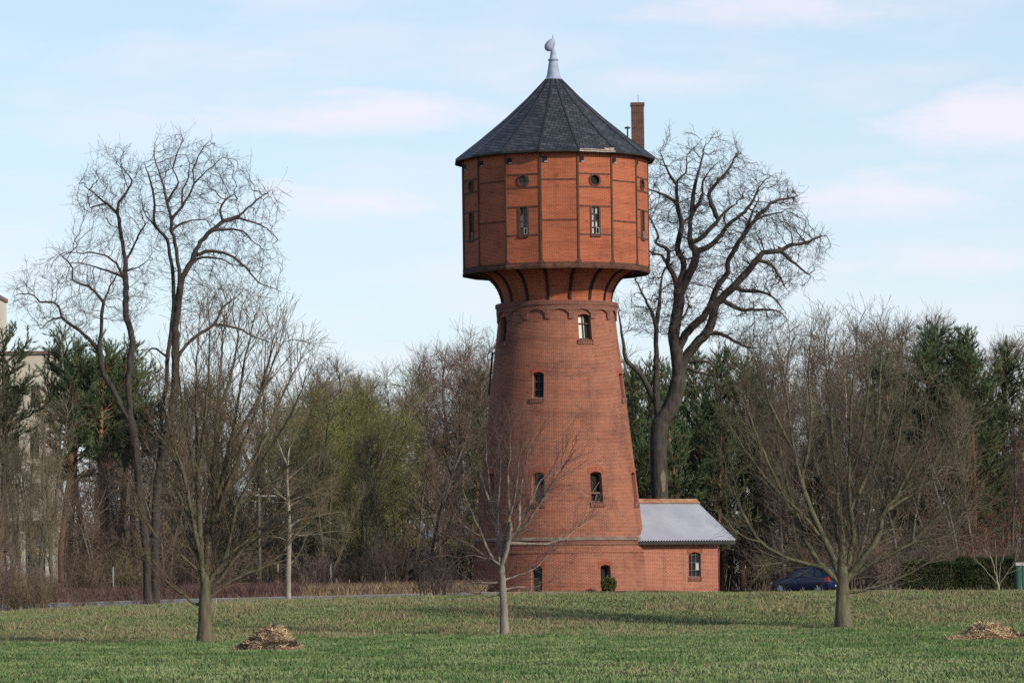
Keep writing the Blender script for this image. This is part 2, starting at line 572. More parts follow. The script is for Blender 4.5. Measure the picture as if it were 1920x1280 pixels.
def build_road():
    xs = np.linspace(-90, 3.5, 140)
    rows = []
    for X in xs:
        y0 = 199.5 + 0.02 * X
        rows.append([(X, y, float(terrain(X, y)) + 0.03) for y in np.linspace(y0, y0 + 7.0, 6)])
    v = np.array(rows).reshape(-1, 3)
    n = 6
    f = [(i * n + j, (i + 1) * n + j, (i + 1) * n + j + 1, i * n + j + 1) for i in range(len(xs) - 1) for j in range(n - 1)]
    m = mottled('asphalt', (0.13, 0.14, 0.165), (0.18, 0.19, 0.215), 0.8, rough=0.7)
    o = link('road', mesh_np('road', v, np.array(f), m, smooth=True))
    o['kind'] = 'structure'
    # pale kerb stones on the far side of the road: a real step
    mb = MB()
    for i in range(len(xs) - 1):
        X0, X1 = xs[i], xs[i + 1] - 0.01
        ya, yb = 206.5 + .02 * X0, 206.5 + .02 * X1
        za, zb = float(terrain(X0, ya)), float(terrain(X1, yb))
        q = [(X0, ya, za - .05), (X1, yb, zb - .05), (X1, yb, zb + .07), (X0, ya, za + .07)]
        w = [(p[0], p[1] + .16, p[2]) for p in q]
        mb.poly(q)
        mb.poly([q[3], q[2], w[2], w[3]])
        mb.poly([w[1], w[0], w[3], w[2]])
    k = mb.obj('kerb', mottled('kerb_stone', (0.26, 0.23, 0.18), (0.17, 0.15, 0.12), 1.0))
    k['kind'] = 'structure'


build_road()

# ------------------------------------------------------------------ the water tower
TY = 220.0
TX = float(P(1044.5, 640, TY)[0])
PX = F / TY                       # pixels per metre at the tower


def zT(py):
    return float(P(1044, py, TY)[2])


TZ = 0.75                         # foot of the wall
tower = tag(empty('water_tower', (TX, TY, TZ)), 'tall round brick water tower with wide sixteen-sided tank and dark slate roof', 'water tower')


def zl(py):
    return zT(py) - TZ


def zf(py, r):
    """height of something seen at py on the near face, r metres in front of the axis"""
    return float(P(1044, py, TY - r)[2]) - TZ


Z_FOOT, Z_PL, Z_LEDGE, Z_BAND0, Z_BAND1 = 0.0, zl(1024), zl(1010), zl(600), zf(563, 3.3)
Z_TB, Z_TT = zl(515), zl(296)


def rbody(z):
    return float(np.interp(z, [Z_FOOT - 1, Z_FOOT, Z_LEDGE, zl(880), zl(700), Z_BAND0, Z_BAND1], [5.05, 5.0, 4.76, 4.33, 3.70, 3.34, 3.31]))


def cyl(r, a, z):
    return (r * math.sin(a), -r * math.cos(a), z)


def wall_grid(mb, rfun, zs, opens, depth, uref, nbase=96, mi=0, twist=0.0):
    """a round wall with real openings and reveals"""
    ang = []
    for (ac, hw, z0, z1, rise) in opens:
        ang += list(np.linspace(ac - hw, ac + hw, 7))
    base = np.linspace(-PI, PI, nbase + 1)
    for b in base:
        ok = all(abs((b - ac)) > hw + .012 for (ac, hw, *_ ) in opens)
        if ok:
            ang.append(b)
    ang = np.unique(np.round(ang, 6))
    keep = [ang[0]]
    for a in ang[1:]:
        if a - keep[-1] > 1e-4:
            keep.append(a)
    ang = np.array(keep)
    zz = list(zs)
    for (ac, hw, z0, z1, rise) in opens:
        zz = [q for q in zz if abs(q - z0) > .12 and abs(q - z1) > .12] + [z0, z1]
    zz = np.unique(np.round(zz, 5))
    V = {}
    for i, a in enumerate(ang):
        for j, z in enumerate(zz):
            h = z
            for (ac, hw, z0, z1, rise) in opens:
                if abs(z - z1) < 1e-4 and abs(a - ac) <= hw + 1e-4:
                    h = z + rise * (1 - ((a - ac) / hw) ** 2)
            V[i, j] = (a, h)

    def pt(i, j, dr=0.0):
        a, h = V[i, j]
        return cyl(rfun(h) - dr, a, h)

    def uv(i, j):
        a, h = V[i, j]
        return (a * uref + 30, h)
    for i in range(len(ang) - 1):
        for j in range(len(zz) - 1):
            am, zm = (ang[i] + ang[i + 1]) / 2, (zz[j] + zz[j + 1]) / 2
            if any(abs(am - ac) < hw and z0 < zm < z1 for (ac, hw, z0, z1, rise) in opens):
                continue
            ids = [(i, j), (i + 1, j), (i + 1, j + 1), (i, j + 1)]
            mb.poly([pt(*q) for q in ids], [uv(*q) for q in ids], mi)
    for (ac, hw, z0, z1, rise) in opens:
        ii = [i for i, a in enumerate(ang) if abs(a - ac) <= hw + 1e-4]
        jj = [j for j, z in enumerate(zz) if z0 - 1e-4 <= z <= z1 + 1e-4]
        loop = [(i, jj[0]) for i in ii] + [(ii[-1], j) for j in jj[1:]] + [(i, jj[-1]) for i in ii[::-1][1:]] + [(ii[0], j) for j in jj[::-1][1:-1]]
        for q, w in zip(loop, loop[1:] + loop[:1]):
            u0, u1 = uv(*q), uv(*w)
            mb.poly([pt(*q), pt(*w), pt(*w, depth), pt(*q, depth)], [u0, u1, (u1[0] + depth, u1[1]), (u0[0] + depth, u0[1])], mi)


def px_win(x0, x1, y0, y1):
    """angle, half angle, bottom and top height of a window from its outline"""
    zc = zl((y0 + y1) / 2)
    r = rbody(zc)
    c = P((x0 + x1) / 2, (y0 + y1) / 2, TY - r * .9)[0] - TX
    a = math.asin(max(-.98, min(.98, c / r)))
    hw = ((x1 - x0) / 2 / PX) / (r * max(.35, math.cos(a)))
    return a, hw, zl(y1), zl(y0)


def D(d):
    return R(d)


UP = [(D(27), .118), (D(-64), .118), (D(117), .118), (D(-153), .118)]
W_UP = [(a, h, zf(637, 3.1), zf(592, 3.1), .10) for a, h in UP]
W_MID = [(a, .088, zf(745, 3.6), zf(700, 3.6), .10) for a in (D(-17.5), D(72.5), D(162.5), D(-107.5))]
W_LOW = [(a, .082, zf(942, 4), zf(888, 4), .10) for a in (D(27.5), D(72.5), D(-16), D(-61), D(-106), D(117), D(162))]
W_GND = [(D(30), .066, zl(1117), zl(1063), .10), (D(-16), .066, zl(1119), zl(1063), .10)]

mb = MB()
wall_grid(mb, rbody, np.linspace(Z_LEDGE, Z_BAND1, 16), W_UP + W_MID + W_LOW, .42, 4.2)
mb.obj('shaft_wall', M['brick_body'], tower, smooth=False)
mb = MB()
rpl = lambda z: rbody(z) + 0.06
wall_grid(mb, rpl, list(np.linspace(Z_FOOT, Z_PL, 4)), W_GND, .42, 5.0)
mb.obj('plinth_wall', M['brick_body'], tower)
# string courses of the plinth
mb = MB()
r0 = rbody(Z_PL)
mb.lathe([(r0 + .03, zl(1039)), (r0 + .13, zl(1037)), (r0 + .13, zl(1034)), (r0 + .03, zl(1032))], 96)
mb.obj('string_course', M['brick_body'], tower)
mb = MB()
r0 = rbody(Z_LEDGE)
mb.lathe([(r0 + .0, Z_PL + .01), (r0 + .10, Z_PL + .02), (r0 + .12, zl(1015)), (r0 - .05, zl(1014.5))], 96)
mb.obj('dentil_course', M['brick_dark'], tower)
mb = MB()
mb.lathe([(r0 + .02, zl(1014.4)), (r0 + .17, zl(1014)), (r0 + .15, zl(1011)), (r0 - .08, zl(1006))], 96)
mb.obj('ledge', M['ledge'], tower)

# arched corbel band under the neck
mb = MB()
ZB0, ZB1, ZBT = zf(597, 3.45), zf(583, 3.45), zf(570, 3.45)
rb = rbody(ZB1) + .11
step = 2 * PI / 16
for k in range(16):
    ac = D(2) + k * step
    als = np.concatenate([[-.5, -.39], np.linspace(-.39, .39, 13)[1:-1], [.39, .5]]) * step
    hs = []
    for q in als / step:
        if abs(q) > .385:
            hs.append(ZB0)
        else:
            hs.append(ZB1 + .0 + .24 * (1 - (q / .39) ** 2) - .10)
    prev = None
    xs, zs = [], []
    for a, h, q in zip(als, hs, als / step):
        if abs(abs(q) - .39) < 1e-6:
            pair = [ZB0, ZB1 - .10] if q < 0 else [ZB1 - .10, ZB0]
            for hh in pair:
                xs.append(a); zs.append(hh)
        else:
            xs.append(a); zs.append(h)
    for (a, h), (a2, h2) in zip(zip(xs[:-1], zs[:-1]), zip(xs[1:], zs[1:])):
        A, B = ac + a, ac + a2
        if abs(a2 - a) > 1e-7:
            mb.poly([cyl(rb, A, h), cyl(rb, B, h2), cyl(rb, B, ZBT), cyl(rb, A, ZBT)],
                    [(A * 3.5, h), (B * 3.5, h2), (B * 3.5, ZBT), (A * 3.5, ZBT)])
        mb.poly([cyl(rb - .2, A, h), cyl(rb - .2, B, h2), cyl(rb, B, h2), cyl(rb, A, h)],
                [(A * 3.5, h), (B * 3.5, h2), (B * 3.5, h2 + .2), (A * 3.5, h + .2)])
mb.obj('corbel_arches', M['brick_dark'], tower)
mb = MB()
mb.lathe([(rb - .15, ZBT), (rb + .06, ZBT + .005), (rb + .06, zf(563, 3.5)), (rb + .0, zf(562, 3.5)), (rb - .35, zf(561.5, 3.5))], 96)
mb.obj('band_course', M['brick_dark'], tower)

# flaring neck
NECK = []
for t in np.linspace(0, 1, 15):
    th = t * PI / 2
    r = 3.12 + (4.62 - 3.12) * (1 - math.cos(th)) ** 0.95
    z = zf(563, 3.3) + (zl(512) - zf(563, 3.3)) * math.sin(th) ** 1.0
    NECK.append((r, z))
mb = MB()
mb.lathe(NECK, 96, uvr=3.6)
mb.obj('neck', M['brick_tank'], tower, smooth=True)

A0 = D(2) - step / 2              # a vertex of the sixteen-sided plan
RT = 176.0 / PX                   # tank radius at its corners
# ribs
mb = MB()
w = .075
for (r0, z0), (r1, z1) in zip(NECK[:-1], NECK[1:]):
    n0 = .07
    for sgn in (1,):
        a = [(-w, -(r0 + n0), z0 - .03), (w, -(r0 + n0), z0 - .03), (w, -(r1 + n0), z1 - .05), (-w, -(r1 + n0), z1 - .05)]
        i = [(-w, -(r0 - .02), z0 + .02), (w, -(r0 - .02), z0 + .02), (w, -(r1 - .02), z1 + .02), (-w, -(r1 - .02), z1 + .02)]
        mb.poly(a)
        mb.poly([a[0], a[3], i[3], i[0]])
        mb.poly([a[1], i[1], i[2], a[2]])
rib_me = mb.mesh('rib', M['rib_iron'])
for k in range(16):
    link('rib', rib_me, tower, rot=(0, 0, A0 + k * step))

# underside and rim
mb = MB()
n = 16
zr = Z_TB
mb.lathe([(4.3, zl(512)), (RT - .02, zr + .06)], 16, a0=A0)
mb.obj('tank_floor', M['underside'], tower)
mb = MB()
mb.lathe([(RT - .12, zr - .03), (RT + .07, zr - .02), (RT + .09, zr + .12), (RT + .01, zr + .26)], 16, a0=A0)
mb.obj('tank_rim', M['rim_iron'], tower)

# tank wall: sixteen flat brick panels with openings
RI = RT * math.cos(step / 2)      # inradius
HW = RT * math.sin(step / 2)      # half width of a panel
H = Z_TT - Z_TB
zr_, zq = zf(337, 5.2), zf(413, 5.2)        # centre of the round windows; centre of the tall ones
RW = .30
TW, TH = .27, .78                 # half sizes of a tall window


def panel(mb, win):
    if not win:
        mb.poly([(-HW, 0, Z_TB), (HW, 0, Z_TB), (HW, 0, Z_TT), (-HW, 0, Z_TT)])
        return
    xs = [-HW, -.45, -TW, TW, .45, HW]
    zs = [Z_TB, zq - TH, zq + TH, zr_ - .45, zr_ + .45, Z_TT]
    for i in range(5):
        for j in range(5):
            if i == 2 and j == 1:
                continue
            if j == 3 and i in (1, 2, 3):
                continue
            mb.poly([(xs[i], 0, zs[j]), (xs[i + 1], 0, zs[j]), (xs[i + 1], 0, zs[j + 1]), (xs[i], 0, zs[j + 1])])
    # square with a round hole
    for k in range(32):
        t0, t1 = 2 * PI * k / 32, 2 * PI * (k + 1) / 32

        def sq(t):
            c, s = math.cos(t), math.sin(t)
            m = .45 / max(abs(c), abs(s))
            return (c * m, 0, zr_ + s * m)

        def ci(t, y=0.0):
            return (RW * math.cos(t), y, zr_ + RW * math.sin(t))
        mb.poly([ci(t0), sq(t0), sq(t1), ci(t1)])
        mb.poly([ci(t0), ci(t1), ci(t1, .2), ci(t0, .2)])
    a = [(-TW, 0, zq - TH), (TW, 0, zq - TH), (TW, 0, zq + TH), (-TW, 0, zq + TH)]
    for p, q in zip(a, a[1:] + a[:1]):
        mb.poly([p, q, (q[0], .2, q[2]), (p[0], .2, p[2])])


tank = MB()
for k in range(16):
    ac = D(2) + k * step
    sub = MB()
    panel(sub, k % 2 == 1)
    rot = Matrix.Rotation(ac, 4, 'Z')
    for f, u in zip(sub.f, sub.uv):
        pts = [rot @ (Vector(sub.v[i]) + Vector((0, -RI, 0))) for i in f]
        tank.poly(pts, [(p[0] + k * 2 * HW, p[1]) for p in u])
tank.obj('tank_wall', M['brick_tank'], tower)

# rusty timber frame of the tank
fr = MB()
for k in range(16):
    av = A0 + k * step
    rot = Matrix.Rotation(av, 4, 'Z')
    fr.box(-.052, .052, -(RT + .045), -(RT - .08), Z_TB + .24, Z_TT, 0, rot)
    fr.poly([rot @ Vector(p) for p in ((-.2, -(RT + .03), Z_TB + .255), (.2, -(RT + .03), Z_TB + .255), (.03, -(RT + .05), Z_TB + .55), (-.03, -(RT + .05), Z_TB + .55))])
    ac = D(2) + k * step
    rot = Matrix.Rotation(ac, 4, 'Z')
    if k % 2 == 0:
        rows = [zf(336, 5.2), zf(412, 5.2)]
    else:
        rows = [zf(325, 5.2), zf(350, 5.2), zf(386, 5.2), zf(439, 5.2)]
    for z in rows:
        fr.box(-HW + .07, HW - .07, -(RI + .03), -(RI - .05), z - .04, z + .04, 0, rot)
    fr.box(-HW + .07, HW - .07, -(RI + .035), -(RI - .05), Z_TT - .13, Z_TT + .05, 0, rot)
    fr.box(-HW + .07, HW - .07, -(RI + .03), -(RI - .05), Z_TB + .24, Z_TB + .33, 0, rot)
fr.obj('tank_frame', M['timber'], tower)
# beam holes beside the posts
hole = MB()
hole.box(-.14, .14, -.03, .1, -.15, .15, 0)
hole.box(-.19, .19, -.012, .05, .15, .19, 1)
hole.box(-.02, .16, -.06, .0, -.15, -.08, 2)
hole_me = hole.mesh('beam_hole', [M['dark'], M['timber'], M['frame_white']])
for k in range(16):
    ac = D(2) + k * step
    p = Matrix.Rotation(ac, 4, 'Z') @ Vector((-HW + .24, -(RI - .005), zf(299, 5.2)))
    link('beam_hole', hole_me, tower, p, (0, 0, ac))


# tank windows
def tall_window(seed):
    rg = random.Random(seed)
    m = MB()
    t = .035
    y0, y1 = .02, .09
    for x in (-TW + t, 0, TW - t):
        m.box(x - t * (1 if x else .6), x + t * (1 if x else .6), y0, y1, -TH, TH)
    for q, z in enumerate(np.linspace(-TH + t, TH - t, 5)):
        for (xa, xb) in ((-TW + 2 * t, -.021), (.021, TW - 2 * t)):
            m.box(xa, xb, y0 + .006, y1, z - t * .7, z + t * .7)
    # outer casing
    for s in (-1, 1):
        m.box(s * TW - .05, s * TW + .05, -.04, .0, -TH - .05, TH + .05, 1)
    m.box(-TW + .05, TW - .05, -.04, 0, TH, TH + .07, 1)
    m.box(-TW - .05, TW + .05, -.09, 0, -TH - .12, -TH - .05, 1)
    p = MB()
    zs = np.linspace(-TH, TH, 5)
    for i in range(4):
        for xa, xb in ((-TW, 0), (0, TW)):
            p.poly([(xa, .10, zs[i]), (xb, .10, zs[i]), (xb, .10, zs[i + 1]), (xa, .10, zs[i + 1])], None, rg.choice([0, 1, 1, 2, 2]))
    # the little hinged pane at the bottom, ajar
    for (xa, xb) in ((.03, TW - .05),):
        m.box(xa, xb, -.05, -.02, -TH + .04, -TH + .07, 2)
        m.box(xa, xb, -.05, -.02, -TH + .36, -TH + .39, 2)
        m.box(xa, xa + .03, -.05, -.02, -TH + .07, -TH + .36, 2)
        m.box(xb - .03, xb, -.05, -.02, -TH + .07, -TH + .36, 2)
    return m.mesh('window', [M['frame_brown'], M['timber'], M['frame_white']]), p.mesh('pane', [M['glass_dark'], M['pane_grey'], M['pane_pale']])


def round_window(kind):
    m = MB()
    for k in range(32):
        t0, t1 = 2 * PI * k / 32, 2 * PI * (k + 1) / 32
        a = lambda r, t, y: (r * math.cos(t), y, r * math.sin(t))
        m.poly([a(RW - .03, t0, -.05), a(RW - .03, t1, -.05), a(RW + .07, t1, -.05), a(RW + .07, t0, -.05)])
        m.poly([a(RW + .07, t0, -.05), a(RW + .07, t1, -.05), a(RW + .07, t1, .0), a(RW + .07, t0, .0)])
        m.poly([a(RW - .03, t0, -.05), a(RW - .03, t1, -.05), a(RW - .03, t1, .1), a(RW - .03, t0, .1)])
    if kind != 'open':
        m.box(-.015, .015, .03, .08, -RW + .03, RW - .03)
        m.box(-RW + .03, -.016, .03, .08, -.015, .015)
        m.box(.016, RW - .03, .03, .08, -.015, .015)
    p = MB()
    p.poly([(RW * math.cos(2 * PI * k / 32), .12, RW * math.sin(2 * PI * k / 32)) for k in range(32)])
    mats = {'open': M['dark'], 'grey': M['pane_grey'], 'pale': M['pane_pale']}  # open: a black disc stands in for the unlit inside
    return m.mesh('round_window', M['rim_iron']), p.mesh('pane', mats[kind])


for k in range(1, 16, 2):
    ac = D(2) + k * step
    rot = Matrix.Rotation(ac, 4, 'Z')
    a, b = tall_window(k * 7 + 3)
    w_ = link('window', a, tower, rot @ Vector((0, -RI, zq)), (0, 0, ac))
    link('pane', b, w_)
    kind = {1: 'open', 15: 'grey', 3: 'pale', 13: 'pale'}.get(k, 'grey')
    a, b = round_window(kind)
    w_ = link('round_window', a, tower, rot @ Vector((0, -RI, zr_)), (0, 0, ac))
    link('pane', b, w_)

# roof
ROOF = [(190 / PX, zl(301)), (143 / PX, zl(265)), (93 / PX, zl(224)), (50 / PX, zl(185)), (15 / PX, zl(149))]
mb = MB()
for k in range(16):
    t0, t1 = A0 + k * step, A0 + (k + 1) * step
    for q, ((r0, z0), (r1, z1)) in enumerate(zip(ROOF[:-1], ROOF[1:])):
        s0 = sum(math.hypot(ROOF[i + 1][0] - ROOF[i][0], ROOF[i + 1][1] - ROOF[i][1]) for i in range(q))
        s1 = s0 + math.hypot(r1 - r0, z1 - z0)
        h0, h1 = r0 * math.sin(step / 2), r1 * math.sin(step / 2)
        mb.poly([cyl(r0, t0, z0), cyl(r0, t1, z0), cyl(r1, t1, z1), cyl(r1, t0, z1)],
                [(-h0 + k * 3.3, s0), (h0 + k * 3.3, s0), (h1 + k * 3.3, s1), (-h1 + k * 3.3, s1)])
roof = mb.obj('roof', M['slate'], tower)
mb = MB()   # eaves edge and soffit
r0, z0 = ROOF[0]
mb.lathe([(RT - .15, Z_TT + .06), (r0 - .02, z0 - .13), (r0 + .02, z0 - .10), (r0 + .025, z0 + .012)], 16, a0=A0)
mb.obj('eaves', M['black_iron'], roof)
mb = MB()   # hip strips
for k in range(16):
    t = A0 + k * step
    for (r0, z0), (r1, z1) in zip(ROOF[:-1], ROOF[1:]):
        a, b = Vector(cyl(r0, t, z0)), Vector(cyl(r1, t, z1))
        mb.bar(a + Vector((0, 0, .012)), b + Vector((0, 0, .012)), .10, .05)
mb.obj('hip_strip', M['lead'], roof)
# the damaged stretch of eaves with bare board
ab = D(2) + step
rot = Matrix.Rotation(ab, 4, 'Z')
mb = MB()
RE = ROOF[0][0] * math.cos(step / 2)
hw = ROOF[0][0] * math.sin(step / 2)
rg = random.Random(4)
for i in range(7):
    x0 = -hw + 2 * hw * i / 7
    x1 = x0 + 2 * hw / 7 - .02
    zt = ROOF[0][1] + .05 + rg.uniform(0, .035)
    hgt = .04 if i < 5 else .15
    mb.poly([rot @ Vector(p) for p in ((x0, -(RE + .03), zt - .10), (x1, -(RE + .03), zt - .10), (x1, -(RE - hgt), zt + hgt * .8 - .02), (x0, -(RE - hgt), zt + hgt * .8 - .02))])
    mb.poly([rot @ Vector(p) for p in ((x0, -(RE + .03), zt - .15), (x1, -(RE + .03), zt - .15), (x1, -(RE + .03), zt - .10), (x0, -(RE + .03), zt - .10))])
mb.obj('bare_eaves_board', M['eave_wood'], roof)
# finial
mb = MB()
c = 1 / PX
prof = [(16, 151.5), (17, 149), (14, 146), (12.2, 140), (10, 127), (8, 115), (10, 113.5), (10, 111.5), (7, 110.5), (5.6, 104), (4.6, 95), (3.5, 92), (0, 91)]
mb.lathe([(r * c, zl(y)) for r, y in prof], 24)
fin = mb.obj('finial', M['zinc'], roof, smooth=False)
egg = MB()
prof = []
for t in np.linspace(-PI / 2, PI / 2, 13):
    prof.append((abs(math.cos(t)) * 8.6 * c * (1 - .22 * math.sin(t)), math.sin(t) * 13.5 * c))
egg.lathe(prof, 24)
e = egg.obj('ball', M['zinc'], fin, smooth=True, loc=(-.16, 0, zl(84)), rot=(0, R(32), 0))
sp = MB()
sp.lathe([(2.6 * c, zl(92)), (2.0 * c, zl(78)), (1.2 * c, zl(73)), (0.8 * c, zl(66)), (0, zl(65))], 10)
sp.obj('spike', M['zinc'], fin)
# chimney
cx, cy = float(P(1196.5, 230, TY)[0] - TX), .9
mb = MB()
hw = 11.8 / PX
mb.box(cx - hw, cx + hw, cy - hw, cy + hw, zl(285), zl(198))
mb.box(cx - hw - .04, cx + hw + .04, cy - hw - .04, cy + hw + .04, zl(198), zl(192))
ch = mb.obj('chimney', M['brick_chimney'], roof)
mb = MB()
mb.bar((cx + .05, cy, zl(192)), (cx + .05, cy, zl(177)), .025)
mb.obj('aerial', M['black_iron'], ch)
mb = MB()
vx, vy = float(P(1177, 245, TY)[0] - TX), .5
mb.bar((vx, vy, zl(262)), (vx, vy, zl(241)), .08)
mb.lathe([(.02, zl(237)), (.17, zl(239)), (.17, zl(241)), (.02, zl(241.5))], 12, vx, vy)
mb.obj('roof_vent', M['black_iron'], roof)


# windows of the shaft
def arch_pts(hw, h, rise, n=7):
    return [(x, h + rise * (1 - (x / hw) ** 2)) for x in np.linspace(-hw, hw, n)]


def shaft_window(spec, kind, rf, rnd=0):
    ac, ha, z0, z1, rise = spec
    zc = (z0 + z1) / 2
    r = rf(zc)
    hw = r * ha
    h = z1 - z0
    lean = math.atan((rf(z0) - rf(z1)) / h)
    root_loc = cyl(rf(z0) - .27, ac, z0)
    m = MB()
    t = .04
    fm = {'pale': 'frame_brown', 'dark': 'frame_brown', 'board': 'board_olive', 'hollow': 'frame_brown', 'door': 'board_olive'}[kind]
    m.box(-hw, -hw + 2 * t, -.04, .04, 0, h)
    m.box(hw - 2 * t, hw, -.04, .04, 0, h)
    m.box(-hw + 2 * t, hw - 2 * t, -.04, .04, h - .02, h + rise * .7)
    m.box(-hw + 2 * t, hw - 2 * t, -.04, .04, 0, 2 * t)
    if kind in ('dark', 'pale'):
        m.box(-t * .6, t * .6, -.03, .03, 2 * t, h - .02)
        for f_ in ((.34, .68) if kind == 'dark' else (.68,)):
            m.box(-hw + 2 * t, -t * .6, -.03, .03, h * f_ - .03, h * f_ + .03)
            m.box(t * .6, hw - 2 * t, -.03, .03, h * f_ - .03, h * f_ + .03)
    if kind == 'hollow':
        m.bar((-hw + .09, -.06, h * .3), (hw - .05, -.02, h * .72), .10, .03, 1)
        m.box(-hw + .08, hw - .1, -.10, -.06, h * .30, h * .345, 1)
        m.bar((-.05, .0, .09), (.1, .02, h * .28), .16, .05, 1)
    if kind == 'slats':
        pass
    win = m.obj('window', [M[fm], M['plank']], tower, loc=root_loc, rot=(-lean, 0, ac))
    p = MB()
    ap = arch_pts(hw, h, rise)
    if kind == 'pale':
        xm = hw * .25
        p.poly([(-hw, .06, 0), (xm, .06, 0), (xm, .06, h + .05), (-hw, .06, h + .05)], None, 0)  # left part of the pane, pale cream
        p.poly([(xm, .06, 0), (hw, .06, 0), (hw, .06, h + .05), (xm, .06, h + .05)], None, 1)
        mats = [M['pane_cream'], M['dark']]
    elif kind in ('board', 'door'):
        zb = h * (.62 if kind == 'board' else .66)
        p.poly([(-hw, .05, 0), (hw, .05, 0), (hw, .05, zb), (-hw, .05, zb)], None, 0)
        p.poly([(-hw, .05, zb), (hw, .05, zb)] and [(-hw, .05, zb), (hw, .05, zb), (hw, .05, h + .1), (-hw, .05, h + .1)], None, 1)
        mats = [M['board_olive'], M['glass_dark']]
    else:
        p.poly([(-hw - .02, .13, -.02), (hw + .02, .13, -.02), (hw + .02, .13, h + .1), (-hw - .02, .13, h + .1)], None, 0)
        mats = [M['dark'] if kind == 'hollow' else M['glass_dark']]  # hollow: no glass, a black sheet stands in for the unlit interior
    p.obj('pane', mats, win)
    # brick sill and lintel are laid on the curved wall
    s = MB()
    for i in range(7):
        a0, a1 = ac + ha * 1.25 * (-1 + 2 * i / 7), ac + ha * 1.25 * (-1 + 2 * (i + .82) / 7)
        za, zb = z0 - .26, z0 - .02
        ro, ri = rf(z0) + .10, rf(z0) - .1
        c_ = [cyl(ro, a0, za), cyl(ro, a1, za), cyl(ro - .01, a1, zb), cyl(ro - .01, a0, zb), cyl(ri, a0, za), cyl(ri, a1, za), cyl(ri, a1, zb + .02), cyl(ri, a0, zb + .02)]
        for ids in ((0, 1, 2, 3), (3, 2, 6, 7), (1, 5, 6, 2), (4, 0, 3, 7), (4, 5, 1, 0)):
            s.poly([c_[i] for i in ids])
    if z0 > .5:
        inv = Matrix.Translation(root_loc) @ Matrix.Rotation(ac, 4, 'Z') @ Matrix.Rotation(-lean, 4, 'X')
        iv = inv.inverted()
        s.v = [tuple(iv @ Vector(v)) for v in s.v]
        s.obj('sill', M['brick_dark'], win)
    l = MB()
    als = np.linspace(-1.45, 1.45, 13)
    for q0, q1 in zip(als[:-1], als[1:]):
        def lo(q):
            return z1 + rise * (1 - min(1, abs(q)) ** 2) + (.0 if abs(q) <= 1 else -.14)

        def hi(q):
            return z1 + rise * (1 - (q / 1.45) ** 2) + .30
        a0, a1 = ac + q0 * ha, ac + q1 * ha
        b = .012
        if abs(q0) > 1.0 or abs(q1) > 1.0:
            la, lb = z1 - .1, z1 - .1
        else:
            la, lb = lo(q0), lo(q1)
        pts = [cyl(rf(la) + b, a0, la), cyl(rf(lb) + b, a1, lb), cyl(rf(hi(q1)) + b, a1, hi(q1)), cyl(rf(hi(q0)) + b, a0, hi(q0))]
        l.poly(pts, [(q0 * hw, la), (q1 * hw, lb), (q1 * hw, hi(q1)), (q0 * hw, hi(q0))])
    inv = Matrix.Translation(root_loc) @ Matrix.Rotation(ac, 4, 'Z') @ Matrix.Rotation(-lean, 4, 'X')
    iv = inv.inverted()
    l.v = [tuple(iv @ Vector(v)) for v in l.v]
    if zc < Z_BAND0 - 2 or zc < 3:
        l.obj('lintel', M['brick_lintel'], win)
    return win


for i, s in enumerate(W_UP):
    shaft_window(s, ['pale', 'dark', 'dark', 'dark'][i], rbody)
for i, s in enumerate(W_MID):
    shaft_window(s, 'dark', rbody)
for i, s in enumerate(W_LOW):
    shaft_window(s, ['hollow', 'dark', 'board', 'dark', 'dark', 'dark', 'dark'][i], rbody)
for i, s in enumerate(W_GND):
    w_ = shaft_window(s, ['hollow', 'door'][i], rpl)
# an iron casement standing open on the shaded side
mb = MB()
a = D(-96)
z0, z1 = zl(738), zl(657)
r = rbody((z0 + z1) / 2)
p0, p1 = Vector(cyl(rbody(z0) + .10, a, z0)), Vector(cyl(rbody(z1) + .16, a, z1))
mb.bar(p0, p1, .13, .10)
for t in (.05, .5, .95):
    q = p0.lerp(p1, t)
    mb.bar(q, Vector(cyl(rbody(q.z) - .05, a, q.z)), .05)
mb.obj('open_casement', M['black_iron'], tower)

# ------------------------------------------------------------------ the annex
BETA = R(35)
annex = tag(empty('brick_annex', (TX, TY, TZ), BETA), 'low brick annex with grey corrugated roof built against the water tower', 'annex')
AD, AS, AB = 3.77, 8.40, -2.7     # front wall, right end, back wall (d is measured to the front = local -y)
ZE, ZRG = zl(1018), zl(938)
RDG = .55
# local frame: x along the ridge away from the tower, y = -d
WX0, WX1 = 6.29, 7.16             # window in the front wall
WZ0, WZ1 = zl(1084), zl(1042)
mb = MB()


def plane_wall(mb, xs, zs, holes, fn, uo=0.0):
    for i in range(len(xs) - 1):
        for j in range(len(zs) - 1):
            if (i, j) in holes:
                continue
            q = [(xs[i], zs[j]), (xs[i + 1], zs[j]), (xs[i + 1], zs[j + 1]), (xs[i], zs[j + 1])]
            mb.poly([fn(*p) for p in q], [(p[0] + uo, p[1]) for p in q])


xw = [2.9] + list(np.linspace(WX0, WX1, 7)) + [AS]


def front(x, z):
    if abs(z - WZ1) < 1e-5 and WX0 - 1e-6 <= x <= WX1 + 1e-6:
        q = (x - (WX0 + WX1) / 2) / ((WX1 - WX0) / 2)
        z = z + .13 * (1 - q * q)
    return (x, -AD, z)


